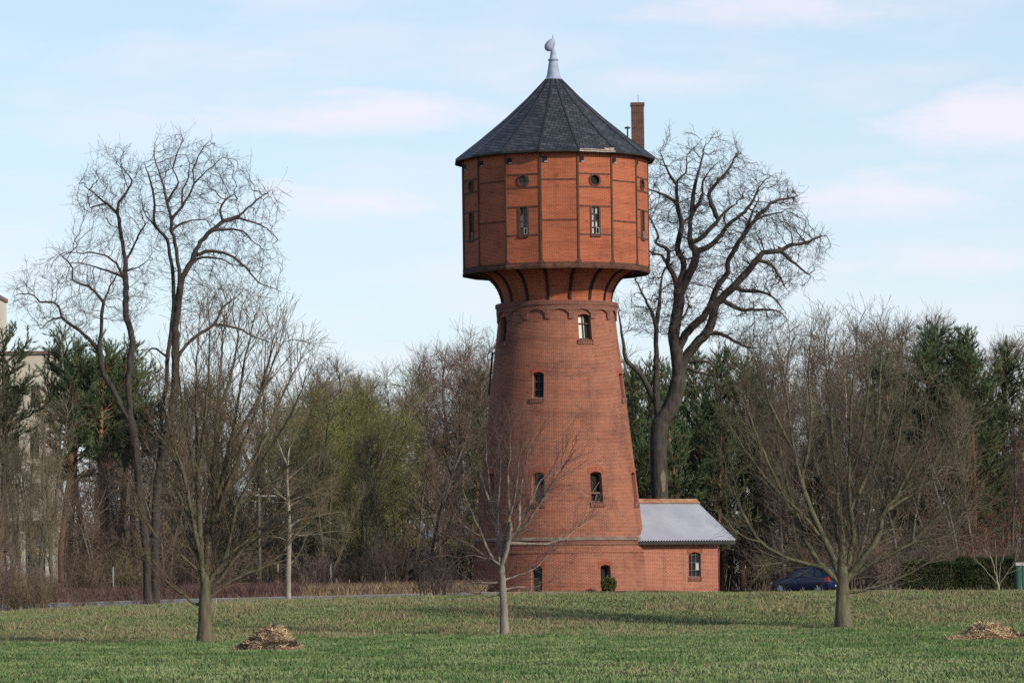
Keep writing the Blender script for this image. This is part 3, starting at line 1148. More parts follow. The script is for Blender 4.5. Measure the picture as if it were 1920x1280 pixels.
plane_wall(mb, xw, [-.1, WZ0, WZ1, ZE + .25], {(i, 1) for i in range(1, 7)}, front)
lp = [(x, WZ0) for x in xw[1:8]] + [(x, WZ1) for x in xw[1:8][::-1]]
for p, q in zip(lp, lp[1:] + lp[:1]):
    a, b = front(*p), front(*q)
    mb.poly([a, b, (b[0], b[1] + .3, b[2]), (a[0], a[1] + .3, a[2])], [(p[0], p[1]), (q[0], q[1]), (q[0] + .3, q[1]), (p[0] + .3, p[1])])
mb.poly([(AS, -AD, -.1), (AS, -AB, -.1), (AS, -AB, ZE + .25), (AS, -RDG, ZRG - .12), (AS, -AD, ZE + .25)],
        [(0, -.1), (AD - AB, -.1), (AD - AB, ZE + .25), (AD - RDG, ZRG - .12), (0, ZE + .25)])
mb.poly([(2.9, -AB, -.1), (AS, -AB, -.1), (AS, -AB, ZE + .25), (2.9, -AB, ZE + .25)])
mb.obj('wall', M['brick_annex'], annex)
mb = MB()
mb.box(WX0, WX1, -AD + .2, -AD + .22, WZ0, WZ1 + .14)
t = .012
m2 = MB()
for i in range(4):
    x = WX0 + t + (WX1 - WX0 - 2 * t) * i / 3
    m2.box(x - t, x + t, -AD + .10, -AD + .15, WZ0, WZ1 + .12 - (.11 if i in (0, 3) else 0))
for z in (WZ0 + t, WZ0 + .38, WZ0 + .80, WZ1 - .02):
    for i in range(3):
        xa = WX0 + t + (WX1 - WX0 - 2 * t) * i / 3 + t
        xb = WX0 + t + (WX1 - WX0 - 2 * t) * (i + 1) / 3 - t
        m2.box(xa, xb, -AD + .105, -AD + .145, z - t * .8, z + t * .8)
aw = m2.obj('window', M['frame_grey'], annex)
pn = MB()
gx = np.linspace(WX0, WX1, 4)
gz = [WZ0, WZ0 + .38, WZ0 + .80, WZ1 + .1]
for i in range(3):
    for j in range(3):
        pn.poly([(gx[i], -AD + .16, gz[j]), (gx[i + 1], -AD + .16, gz[j]), (gx[i + 1], -AD + .16, gz[j + 1]), (gx[i], -AD + .16, gz[j + 1])], None, 1 if (i, j) == (2, 1) else 0)
pn.obj('pane', [M['dark'], M['pane_pale']], aw)
s = MB()
for i in range(9):
    x = WX0 - .06 + (WX1 - WX0 + .12) * i / 9
    s.box(x, x + .09, -AD - .05, -AD + .1, WZ0 - .25, WZ0 - .005)
s.obj('sill', M['brick_dark'], aw)
l = MB()
for q0, q1 in zip(np.linspace(-1.2, 1.2, 13)[:-1], np.linspace(-1.2, 1.2, 13)[1:]):
    xc, hw = (WX0 + WX1) / 2, (WX1 - WX0) / 2
    lo = lambda q: WZ1 + .13 * (1 - min(1, abs(q)) ** 2) + .002
    l.poly([(xc + q0 * hw, -AD - .012, lo(q0)), (xc + q1 * hw, -AD - .012, lo(q1)), (xc + q1 * hw * 1.1, -AD - .012, lo(q1) + .3), (xc + q0 * hw * 1.1, -AD - .012, lo(q0) + .3)])
l.obj('lintel', M['brick_lintel'], aw)
# corrugated roof, a real wavy sheet on both slopes
XA, XB = 2.2, 9.38


def corr(d0, z0, d1, z1):
    npd, per = 10, .19
    n = int((XB - XA) / per * npd)
    x = np.linspace(XA, XB, n + 1)
    w = np.sin((x - XA) / per * 2 * PI) * .036
    rows = 4
    v = []
    for k in range(rows):
        t_ = k / (rows - 1)
        v.append(np.stack([x, np.full_like(x, -(d0 + (d1 - d0) * t_)), z0 + (z1 - z0) * t_ + w], -1))
    v = np.concatenate(v)
    i, j = np.meshgrid(np.arange(n), np.arange(rows - 1))
    a = (j * (n + 1) + i).ravel()
    return v, np.stack([a, a + 1, a + n + 2, a + n + 1], -1)


DE = AD + .56
v1, f1 = corr(DE, zl(1016), RDG, ZRG)
v2, f2 = corr(-3.1, zl(1010), RDG, ZRG)
rf_ = link('roof', mesh_np('roof', np.concatenate([v1, v2]), np.concatenate([f1, f2 + len(v1)]), M['corrugated'], smooth=True), annex)
mb = MB()
for s_ in np.arange(XA, XB - .2, 1.1):
    x1 = min(XB + .02, s_ + 1.13)
    for (da, za, db, zb) in ((RDG + .40, ZRG - .17, RDG, ZRG + .09), (RDG, ZRG + .09, RDG - .40, ZRG - .17)):
        mb.poly([(s_, -da, za), (x1, -da, za), (x1, -db, zb), (s_, -db, zb)])
mb.obj('ridge_cap', M['rust'], rf_)
mb = MB()
mb.box(XA + .1, XB - .05, -DE + .05, -DE + .15, zl(1016) - .22, zl(1016) - .05)
mb.box(AS + .05, AS + .25, -DE + .2, -AD + .05, zl(1016) - .12, zl(1016) - .02)
mb.obj('eaves_shade_board', M['black_iron'], rf_)  # black board stands in for the shadow line under the eave

# ------------------------------------------------------------------ tree machinery
def bark(name, c1, c2, scale=1.2, rnd=0.25, stretch=(3, 3, .6), bump=0.0):
    return mottled(name, c1, c2, scale, rough=0.9, spec=0.15, stretch=stretch, rnd=rnd, bump=bump, detail=6.0)


M['bark_dark'] = bark('bark_dark', (0.026, 0.022, 0.019), (0.075, 0.062, 0.052), 2.5, bump=.8)
M['bark_grey'] = bark('bark_grey', (0.075, 0.066, 0.055), (0.14, 0.12, 0.10))
M['twig_dark'] = bark('twig_dark', (0.050, 0.037, 0.034), (0.095, 0.073, 0.067), .5)
M['bark_olive'] = bark('bark_olive', (0.060, 0.052, 0.034), (0.140, 0.120, 0.076), 2.5, bump=.8)
M['twig_olive'] = bark('twig_olive', (0.115, 0.088, 0.050), (0.190, 0.150, 0.090), .5)
M['twig_brown'] = bark('twig_brown', (0.10, 0.069, 0.047), (0.17, 0.123, 0.086), .3, .5)
M['twig_purple'] = bark('twig_purple', (0.115, 0.076, 0.062), (0.195, 0.132, 0.108), .3, .4)
M['twig_grey'] = bark('twig_grey', (0.10, 0.080, 0.056), (0.185, 0.150, 0.105), .3, .4)
M['twig_green'] = bark('twig_green', (0.14, 0.135, 0.05), (0.22, 0.21, 0.08), .3, .3)
M['bark_pale'] = bark('bark_pale', (0.155, 0.132, 0.098), (0.30, 0.26, 0.20), 2.0, bump=.4)
M['bark_birch'] = bark('bark_birch', (0.50, 0.47, 0.43), (0.22, 0.19, 0.17), 1.4, .2, (1, 1, 2.5))
M['bark_pine'] = bark('bark_pine', (0.10, 0.06, 0.04), (0.20, 0.105, 0.065))
M['needles'] = bark('needles', (0.055, 0.090, 0.042), (0.110, 0.145, 0.068), .8, .5, (1, 1, 1))
M['hedge_leaf'] = bark('hedge_leaf', (0.018, 0.030, 0.010), (0.045, 0.060, 0.020), 1.0, .2, (1, 1, 1))
M['sumac'] = bark('sumac', (0.16, 0.045, 0.03), (0.10, 0.03, 0.022), 2.0, .2, (1, 1, 1))
M['bud_leaf'] = bark('bud_leaf', (0.23, 0.23, 0.09), (0.33, 0.33, 0.14), 1.0, .2, (1, 1, 1))
M['dead_leaf'] = bark('dead_leaf', (0.20, 0.09, 0.035), (0.28, 0.14, 0.06), 1.0, .3, (1, 1, 1))


class Tree:
    def __init__(s, seed=0):
        s.p, s.par, s.lvl, s.floor = [], [], [], {}
        s.rg = np.random.default_rng(seed)
        s.stout = 0.0

    def add(s, p, par, lvl=0):
        s.p.append((float(p[0]), float(p[1]), float(p[2])))
        s.par.append(par)
        s.lvl.append(lvl)
        return len(s.p) - 1

    def radii(s, rbase, rtip):
        n = len(s.p)
        cnt = [0] * n
        main = [-1] * n
        best = [0] * n
        par = s.par
        for i in range(n - 1, -1, -1):
            if cnt[i] == 0:
                cnt[i] = 1
            q = par[i]
            if q >= 0:
                cnt[q] += cnt[i]
                if cnt[i] > best[q]:
                    best[q], main[q] = cnt[i], i
        c = np.array(cnt, float)
        e = math.log(rbase / rtip) / math.log(max(c[0], 2))
        s.r = rtip * c ** e
        if s.stout:
            for i, (w, f) in s.floor.items():
                s.r[i] = max(s.r[i], s.stout * w * (1 - f) ** .8)
        for i in range(n):
            q = par[i]
            if q >= 0 and main[q] != i and s.r[i] > .02:
                s.r[i] = min(s.r[i], s.r[q] * .85)
            if q >= 0 and main[q] == i and s.r[q] > .03:
                s.r[i] = max(s.r[i], s.r[q] * .84)
        s.main = np.array(main)
        s.cnt = c
        return s.r

    def meshes(s, split=0.05, minr=0.0):
        """(verts, quads) of the thick wood and of the fine wood"""
        p = np.array(s.p)
        par = np.array(s.par)
        r = np.maximum(s.r, minr)
        d = np.zeros_like(p)
        k = par >= 0
        d[k] = p[k] - p[par[k]]
        ln = np.linalg.norm(d, axis=1, keepdims=True)
        d = d / np.maximum(ln, 1e-6)
        for i in np.where(par < 0)[0]:
            d[i] = (0, 0, 1)
        nd = d.copy()
        hm = s.main >= 0
        nd[hm] += d[s.main[hm]]
        nd /= np.maximum(np.linalg.norm(nd, axis=1, keepdims=True), 1e-6)
        out = {'trunk': ([], [], 0), 'crown': ([], [], 0)}
        for part in ('trunk', 'crown'):
            V, Q, base = [], [], 0
            for (lo, hi, sides) in ((0.12, 9, 10), (0.035, 0.12, 6), (0, 0.035, 3)):
                sel = k & (r >= lo) & (r < hi)
                sel &= (r >= split) if part == 'trunk' else (r < split)
                idx = np.where(sel)[0]
                if not len(idx):
                    continue
                q = par[idx]
                ismain = s.main[q] == idx
                rb = np.where(ismain, r[q], np.minimum(r[q] * .92, r[idx] * np.where(r[idx] > .035, 1.75, 1.12)))
                db = np.where(ismain[:, None], nd[q], d[idx])
                rings = []
                for (c0, dd, rr) in ((p[q], db, rb), (p[idx], nd[idx], r[idx])):
                    ref = np.array([0.31, 0.87, 0.22])
                    u = np.cross(dd, ref)
                    u /= np.maximum(np.linalg.norm(u, axis=1, keepdims=True), 1e-6)
                    w = np.cross(dd, u)
                    t = np.arange(sides) * 2 * PI / sides
                    ring = c0[:, None] + rr[:, None, None] * (u[:, None] * np.cos(t)[None, :, None] + w[:, None] * np.sin(t)[None, :, None])
                    rings.append(ring)
                v = np.concatenate(rings, axis=1)
                m = len(idx)
                o = (np.arange(m) * 2 * sides)[:, None] + base
                a = np.arange(sides)[None]
                b = (np.arange(sides) + 1) % sides
                f = np.stack([o + a, o + b[None], o + b[None] + sides, o + a + sides], -1).reshape(-1, 4)
                V.append(v.reshape(-1, 3))
                Q.append(f)
                base += m * 2 * sides
            out[part] = (np.concatenate(V) if V else np.zeros((0, 3)), np.concatenate(Q) if Q else np.zeros((0, 4), int))
        return out

    # --- growth
    def taper_trunk(s, k=.78):
        n0 = [i for i in range(len(s.p)) if s.lvl[i] == 0]
        for m, i in enumerate(n0):
            s.r[i] *= 1 - (1 - k) * m / max(1, len(n0) - 1)

    def shoot(s, start, d, length, seg, lvl, wander=.15, up=.0, grav=0.0):
        n = max(1, int(round(length / seg)))
        d = np.array(d, float)
        d /= np.linalg.norm(d)
        q = np.array(s.p[start])
        ids = []
        i = start
        st = length / n
        for k in range(n):
            d = d + s.rg.normal(0, wander, 3)
            d[2] += up - grav * k / n
            d /= np.linalg.norm(d)
            q = q + d * st
            i = s.add(q, i, lvl)
            ids.append((i, d.copy()))
        return ids

    def side(s, d, ang, az=None):
        """direction at angle ang from d"""
        d = d / np.linalg.norm(d)
        a = np.cross(d, [0.2, 0.3, 0.93]) if abs(d[2]) < .9 else np.cross(d, [1, .1, 0])
        a /= np.linalg.norm(a)
        b = np.cross(d, a)
        t = s.rg.uniform(0, 2 * PI) if az is None else az
        return d * math.cos(ang) + (a * math.cos(t) + b * math.sin(t)) * math.sin(ang)

    def limbs(s, limbs, Y, seg=.35, dscale=.35, jit=.02, first_depth=0.0):
        """main limbs as outlines in the plane Y, each given a depth of its own"""
        for k, pts in enumerate(limbs):
            pts = [P(x, y, Y) for x, y in pts]
            if k == 0:
                i = s.add(pts[0] + np.array([0, first_depth, 0]), -1)
                dep0 = first_depth
                rest = pts[1:]
                prev = pts[0]
            else:
                a = np.array(s.p)
                j = int(np.argmin((a[:, 0] - pts[0][0]) ** 2 + (a[:, 2] - pts[0][2]) ** 2))
                i = j
                dep0 = s.p[j][1] - Y
                prev = np.array([s.p[j][0], Y, s.p[j][2]])
                rest = pts[1:] if len(pts) > 1 else pts
            path = [prev] + rest
            L = sum(np.linalg.norm(b - a) for a, b in zip(path[:-1], path[1:]))
            dep1 = dep0 + (s.rg.uniform(-1, 1) * dscale * L if k else 0)
            # Catmull-Rom
            ext = [2 * path[0] - path[1]] + path + [2 * path[-1] - path[-2]]
            run = 0
            for a, b, c, d in zip(ext[:-3], ext[1:-2], ext[2:-1], ext[3:]):
                l = np.linalg.norm(c - b)
                n = max(1, int(round(l / seg)))
                for m in range(1, n + 1):
                    t = m / n
                    q = .5 * (2 * b + (c - a) * t + (2 * a - 5 * b + 4 * c - d) * t * t + (3 * b - a - 3 * c + d) * t ** 3)
                    f = (run + l * t) / L
                    q = q + np.array([0, dep0 + (dep1 - dep0) * f ** 1.35, 0]) + s.rg.normal(0, jit, 3) * (1 if k else .3)
                    i = s.add(q, i, 0 if k == 0 else 1)
                    if k:
                        s.floor[i] = (math.sqrt(L), f)
                run += l

    def colonize(s, att, step=.32, infl=3.0, kill=.55, iters=90, jit=.28, up=.03, maxch=3):
        att = np.array(att)
        P_ = np.array(s.p)
        near = np.full(len(att), -1)
        dist = np.full(len(att), 1e9)

        def upd(idx0):
            pts = np.array(s.p[idx0:])
            for c in range(0, len(pts), 256):
                q = pts[c:c + 256]
                dd = np.linalg.norm(att[:, None] - q[None], axis=2)
                m = dd.argmin(1)
                v = dd[np.arange(len(att)), m]
                b = v < dist
                dist[b] = v[b]
                near[b] = m[b] + idx0 + c
        upd(0)
        ch = {}
        for it in range(iters):
            keep = dist > kill
            att, near, dist = att[keep], near[keep], dist[keep]
            if not len(att):
                break
            a = dist < infl if it > 3 else dist < 1e8
            if not a.any():
                break
            vec = att[a] - np.array(s.p)[near[a]]
            vec /= np.linalg.norm(vec, axis=1, keepdims=True)
            acc = np.zeros((len(s.p), 3))
            np.add.at(acc, near[a], vec)
            ids = np.unique(near[a])
            n0 = len(s.p)
            for j in ids:
                if ch.get(j, 0) >= maxch:
                    continue
                ch[j] = ch.get(j, 0) + 1
                d = acc[j]
                d = d / max(np.linalg.norm(d), 1e-6) + s.rg.normal(0, jit, 3)
                d[2] += up
                d /= np.linalg.norm(d)
                s.add(np.array(s.p[j]) + d * step * s.rg.uniform(.8, 1.2), int(j), 2)
            if len(s.p) == n0:
                break
            upd(n0)

    def twigs(s, per_tip=2, per_node=.5, length=.55, seg=.28, wander=.35, ang=(25, 65), thin=6, up=.05, sub=0):
        s.radii(1, .01)
        n = len(s.p)
        par = s.par
        tips = [i for i in range(n) if s.cnt[i] == 1]
        thin_ = [i for i in range(n) if 1 < s.cnt[i] <= thin]
        new = []
        for grp, num in ((tips, per_tip), (thin_, per_node)):
            for i in grp:
                if par[i] < 0:
                    continue
                d = np.array(s.p[i]) - np.array(s.p[par[i]])
                k = int(num) + (s.rg.random() < num % 1)
                for _ in range(k):
                    dd = s.side(d, R(s.rg.uniform(*ang)))
                    new += s.shoot(i, dd, length * s.rg.uniform(.5, 1.3), seg, 3, wander, up)
        return new

    def build(s, root, bark_m, twig_m, rbase, rtip, split=.06, minr=0, flare=None, extra=None, tap=None):
        s.radii(rbase, rtip)
        if tap:
            s.taper_trunk(tap)
        if flare:
            z0 = s.p[0][2]
            z = np.array(s.p)[:, 2]
            s.r = s.r * (1 + flare * np.exp(-np.maximum(z - z0, 0) / .35) * (s.r > rbase * .5))
        ms = s.meshes(split, minr)
        off = np.array(root.location)
        v, f = ms['trunk']
        a = link('trunk', mesh_np('trunk', v - off, f, bark_m, smooth=True), root) if len(v) else None
        v, f = ms['crown']
        b = link('crown', mesh_np('crown', v - off, f, twig_m, smooth=False), root) if len(v) else None
        if extra:
            nm, ve, fe, mm = extra
            link(nm, mesh_np(nm, ve - off, fe, mm), root)
        return a, b


def in_poly(x, y, poly):
    x, y = np.asarray(x, float), np.asarray(y, float)
    r = np.zeros(x.shape, bool)
    n = len(poly)
    for i in range(n):
        x0, y0 = poly[i]
        x1, y1 = poly[(i + 1) % n]
        if y0 == y1:
            continue
        c = ((y0 > y) != (y1 > y)) & (x < (x1 - x0) * (y - y0) / (y1 - y0) + x0)
        r ^= c
    return r


def crown_points(poly, Y, n, rg, depth=.75, gap=0.0, seed=1):
    """points filling a rounded crown whose outline in the plane Y is poly"""
    a = np.array(poly, float)
    out = []
    while len(out) < n:
        x = rg.uniform(a[:, 0].min(), a[:, 0].max(), 4000)
        y = rg.uniform(a[:, 1].min(), a[:, 1].max(), 4000)
        ok = in_poly(x, y, poly)
        if gap:
            ok &= fbm(x / 38., y / 38., seed) > gap
        x, y = x[ok], y[ok]
        for px, py in zip(x, y):
            # extent of the outline at this height
            xs = []
            for i in range(len(a)):
                x0, y0 = a[i]
                x1, y1 = a[(i + 1) % len(a)]
                if (y0 > py) != (y1 > py):
                    xs.append((x1 - x0) * (py - y0) / (y1 - y0) + x0)
            lo, hi = min(xs), max(xs)
            u = (px - (lo + hi) / 2) / max((hi - lo) / 2, 1)
            dp = math.sqrt(max(0, 1 - u * u)) * (hi - lo) / 2 * Y / F * depth
            q = P(px, py, Y)
            q[1] += rg.uniform(-1, 1) * dp
            out.append(q)
            if len(out) >= n:
                break
    return np.array(out)


def leaves_at(pts, rg, size, n=2, spread=.1, flat=.5):
    """small leaf quads scattered round points"""
    c = np.repeat(pts, n, axis=0) + rg.normal(0, spread, (len(pts) * n, 3))
    m = len(c)
    a = rg.normal(0, 1, (m, 3))
    a /= np.linalg.norm(a, axis=1, keepdims=True)
    b = np.cross(a, rg.normal(0, 1, (m, 3)))
    b /= np.maximum(np.linalg.norm(b, axis=1, keepdims=True), 1e-6)
    s_ = size * rg.uniform(.6, 1.4, (m, 1))
    v = np.stack([c - a * s_, c - b * s_ * flat, c + a * s_, c + b * s_ * flat], 1).reshape(-1, 3)
    f = np.arange(m * 4).reshape(-1, 4)
    return v, f


# ------------------------------------------------------------------ the great bare trees
def great_tree(name, label, Y, base, limbs, env, natt, rbase, seed, mats, gap=.0, split=.075, rtip=.0032, dscale=.3, flare=.3,
               cat='tree', group=None, kill=.62, step=.30, jit=.28, twl=.62, depth=.7, pt=2.2, pn=.5, minr=.0056, stout=.045):
    t = Tree(seed)
    t.limbs(limbs, Y, seg=.3, dscale=dscale)
    att = crown_points(env, Y, natt, t.rg, depth, gap, seed)
    t.colonize(att, step=step, kill=kill, jit=jit, up=.07)
    rg = t.rg

    def out(i):
        x, y = pix(np.array(t.p[i]))
        return not bool(in_poly(np.array([x]), np.array([y]), env)[0])
    # shoots fanning upward from the thin wood, then short twigs on them
    t.radii(1, .01)
    n, par = len(t.p), t.par
    base = [i for i in range(n) if par[i] >= 0 and t.cnt[i] <= 14]
    for i in base:
        d = np.array(t.p[i]) - np.array(t.p[par[i]])
        tip = t.cnt[i] == 1
        for _ in range(2 if tip else int(rg.random() < .55)):
            ids = t.shoot(i, t.side(d, R(rg.uniform(12, 35) if tip else rg.uniform(30, 60))), twl * rg.uniform(.7, 1.6) * (1 if tip else .8), .22, 3, .2, .045)
            if rg.random() < .8 and out(ids[-1][0]):
                continue
            for (q, dq) in ids:
                for _k in range(int(rg.random() < pt / 3) + int(rg.random() < pn / 2)):
                    t.shoot(q, t.side(dq, R(rg.uniform(25, 60))), twl * rg.uniform(.25, .7), .2, 4, .22, .04)
    root = tag(empty(name, t.p[0]), label, cat, group)
    t.stout = stout
    t.build(root, mats[0], mats[1], rbase, rtip, split, minr=minr, flare=flare)
    return root


LA = [
    [(277, 1131), (274, 1030), (262, 930), (258, 870), (250, 810), (245, 785)],
    [(245, 785), (240, 716), (244, 669), (246, 630), (234, 595), (232, 556), (230, 517), (230, 493), (225, 462), (219, 427), (213, 392)],
    [(213, 392), (191, 374), (168, 355), (150, 340)], [(213, 392), (215, 372), (230, 349), (238, 329), (227, 314), (211, 294), (198, 284)],
    [(232, 478), (246, 454), (258, 427), (273, 407)], [(234, 501), (254, 497), (273, 482)],
    [(230, 511), (211, 490), (199, 478), (168, 470), (129, 470)], [(225, 520), (184, 499), (152, 490), (125, 486)],
    [(246, 800), (228, 765), (215, 735), (195, 700), (189, 669), (189, 642), (193, 603), (197, 568), (209, 540), (222, 521)],
    [(196, 570), (180, 548), (168, 538), (152, 534), (139, 525), (139, 505), (129, 490), (113, 478)],
    [(187, 655), (160, 628), (137, 611), (117, 595), (109, 575), (94, 564), (74, 566), (62, 552), (39, 548), (22, 552)],
    [(117, 597), (98, 599), (84, 611), (72, 624)], [(191, 374), (170, 378), (150, 384)],
]
EA = [(12, 535), (40, 500), (75, 500), (100, 455), (130, 430), (165, 440), (190, 440), (200, 420), (140, 395), (122, 350), (160, 308), (190, 258), (228, 262), (262, 305),
      (285, 400), (292, 520), (285, 590), (250, 620), (210, 600), (170, 640), (120, 640), (60, 620), (18, 575)]
LB = [
    [(292, 1131), (291, 1000), (298, 860), (305, 760), (312, 720), (314, 669), (320, 630), (324, 591), (326, 560), (323, 500), (318, 477), (313, 449), (293, 426), (288, 405), (290, 385),
     (286, 356), (280, 333), (270, 305)],
    [(298, 900), (316, 800), (328, 740), (331, 700), (332, 640), (336, 590), (343, 545), (342, 521), (337, 477), (332, 449), (329, 421), (350, 395), (368, 366), (381, 346), (407, 325), (427, 310), (448, 312)],
    [(329, 425), (322, 390), (315, 359), (306, 328), (298, 294), (303, 272)], [(322, 390), (333, 368), (344, 351), (332, 328), (328, 300)],
    [(374, 352), (371, 328), (384, 294), (398, 274)], [(352, 392), (350, 365), (360, 341), (362, 315)],
    [(343, 540), (348, 524), (363, 493), (371, 472), (386, 449), (407, 428), (420, 418), (451, 405), (466, 390), (489, 369), (518, 349), (528, 338)],
    [(420, 419), (451, 412), (484, 421), (507, 436), (520, 452)], [(404, 439), (427, 432), (456, 436), (474, 452), (497, 472)],
    [(373, 480), (402, 474), (440, 485), (464, 506), (487, 531), (507, 539), (526, 546)], [(363, 503), (384, 488), (420, 490), (440, 503), (456, 524)],
    [(333, 438), (348, 426), (368, 421), (394, 421), (410, 432)], [(420, 418), (414, 395), (424, 376), (440, 365)],
    [(332, 672), (353, 647), (381, 624), (402, 610), (419, 577), (435, 565), (450, 552)], [(402, 614), (428, 611), (449, 617), (473, 631), (503, 642), (520, 650)],
    [(308, 668), (285, 652), (269, 671), (252, 681)], [(320, 330), (340, 300), (350, 275)], [(293, 426), (275, 405), (262, 385)],
]
EB = [(255, 320), (270, 280), (300, 250), (350, 255), (400, 268), (445, 292), (475, 330), (500, 352), (532, 338), (532, 385), (520, 440), (532, 480), (532, 548), (490, 560), (450, 555),
      (500, 600), (520, 655), (470, 650), (420, 640), (380, 640), (350, 600), (300, 560), (285, 500), (270, 420)]
tree_a = great_tree('bare_tree', 'tall leaning bare tree with far-reaching left limbs, left of the twin-stemmed tree', 196.0, None, LA, EA, 1500, .21, 11,
                    (M['bark_dark'], M['twig_dark']), gap=.36)
tree_b = great_tree('bare_tree', 'tallest bare tree at the left, with twin straight stems and a rounded crown', 198.0, None, LB, EB, 2100, .235, 12,
                    (M['bark_dark'], M['twig_dark']), gap=.33)
LC = [
    [(1238, 1114), (1237, 1000), (1237, 933), (1235, 847), (1238, 796), (1258, 762), (1272, 715), (1270, 670), (1263, 630), (1268, 595), (1274, 562), (1270, 540), (1281, 510), (1281, 488), (1270, 467), (1278, 422), (1270, 385), (1270, 339), (1286, 324), (1288, 290)],
    [(1272, 715), (1283, 676), (1305, 645), (1328, 619), (1338, 590), (1340, 573), (1368, 545), (1392, 520), (1405, 505), (1425, 480)],
    [(1270, 655), (1290, 620), (1317, 596), (1335, 565), (1343, 540), (1364, 512), (1361, 499), (1374, 472), (1393, 443), (1412, 419), (1430, 411), (1459, 406), (1480, 400)],
    [(1240, 800), (1231, 750), (1230, 676), (1228, 608), (1208, 562), (1188, 522), (1178, 500)], [(1229, 620), (1237, 560), (1243, 511), (1262, 492)],
    [(1233, 765), (1203, 705), (1174, 676), (1168, 642), (1160, 596), (1152, 560)],
    [(1270, 548), (1265, 520), (1251, 494), (1254, 472), (1228, 456), (1233, 446), (1220, 417), (1205, 395)], [(1251, 494), (1240, 480), (1220, 474), (1200, 462)],
    [(1278, 545), (1290, 518), (1299, 499), (1305, 475), (1294, 454), (1294, 411), (1308, 385), (1315, 366), (1315, 345), (1330, 325), (1345, 310)],
    [(1305, 475), (1331, 462), (1352, 440), (1366, 422), (1395, 400), (1410, 378), (1420, 355)], [(1296, 456), (1312, 450), (1340, 420), (1362, 395), (1380, 385)],
    [(1270, 385), (1255, 370), (1230, 358), (1212, 352)], [(1278, 422), (1292, 408), (1303, 385)], [(1271, 345), (1255, 325), (1240, 290)],
    [(1294, 411), (1300, 360), (1310, 320), (1320, 275)], [(1331, 400), (1328, 370), (1340, 350), (1365, 320), (1380, 290)],
    [(1425, 480), (1430, 475), (1462, 472), (1478, 462), (1510, 456), (1531, 446), (1550, 442)], [(1462, 472), (1489, 496), (1510, 515), (1522, 528)],
    [(1412, 419), (1428, 401), (1446, 385), (1473, 380), (1490, 375)], [(1374, 539), (1401, 547), (1428, 549), (1452, 565), (1470, 590)],
    [(1342, 572), (1356, 565), (1388, 581), (1425, 581), (1457, 584), (1475, 600)], [(1420, 484), (1425, 491), (1446, 499), (1462, 523), (1473, 544)],
    [(1322, 628), (1345, 625), (1375, 640), (1400, 652), (1430, 655)], [(1284, 680), (1300, 678), (1330, 680), (1338, 700), (1342, 720)], [(1280, 690), (1310, 698), (1335, 706), (1340, 725)],
    [(1395, 440), (1408, 400), (1420, 380)], [(1265, 610), (1285, 590), (1292, 565)], [(1188, 522), (1170, 500), (1150, 490)],
]
EC = [(1165, 560), (1195, 520), (1222, 440), (1205, 400), (1195, 330), (1225, 275), (1250, 250), (1300, 243), (1350, 252), (1385, 272), (1405, 300), (1450, 318), (1490, 352), (1510, 400), (1535, 425), (1562, 440), (1552, 490),
      (1515, 535), (1480, 590), (1465, 620), (1420, 640), (1380, 655), (1340, 640), (1280, 610), (1240, 640), (1190, 620)]
tree_c = great_tree('bare_tree', 'great gnarled bare tree with thick dark limbs rising behind the brick annex', 234.0, None, LC, EC, 2600, .54, 13,
                    (M['bark_dark'], M['twig_dark']), gap=.36, split=.09, rtip=.0042, minr=.0078, stout=.08, pt=2.4, pn=.6)
# scar of pale wood on its trunk
mb = MB()
q0 = P(1243, 900, 234.0)
for k in range(8):
    t0, t1 = PI * k / 7 - PI / 2, PI * (k + 1) / 7 - PI / 2
for z0, z1, w0, w1 in ((-.75, -.3, .05, .13), (-.3, .25, .13, .16), (.25, .6, .16, .03)):
    mb.poly([(-w0, 0, z0), (w0, 0, z0), (w1, 0, z1), (-w1, 0, z1)])
    mb.poly([(w0, 0, z0), (w0, .3, z0), (w1, .3, z1), (w1, 0, z1)])
    mb.poly([(-w0, .3, z0), (-w0, 0, z0), (-w1, 0, z1), (-w1, .3, z1)])
sc_ = mb.obj('bark_scar', mottled('bare_wood', (0.26, 0.19, 0.12), (0.15, 0.10, 0.07), 4.0), tree_c)
sc_.location = Vector((q0[0], 234.0 - .54, q0[2])) - tree_c.location


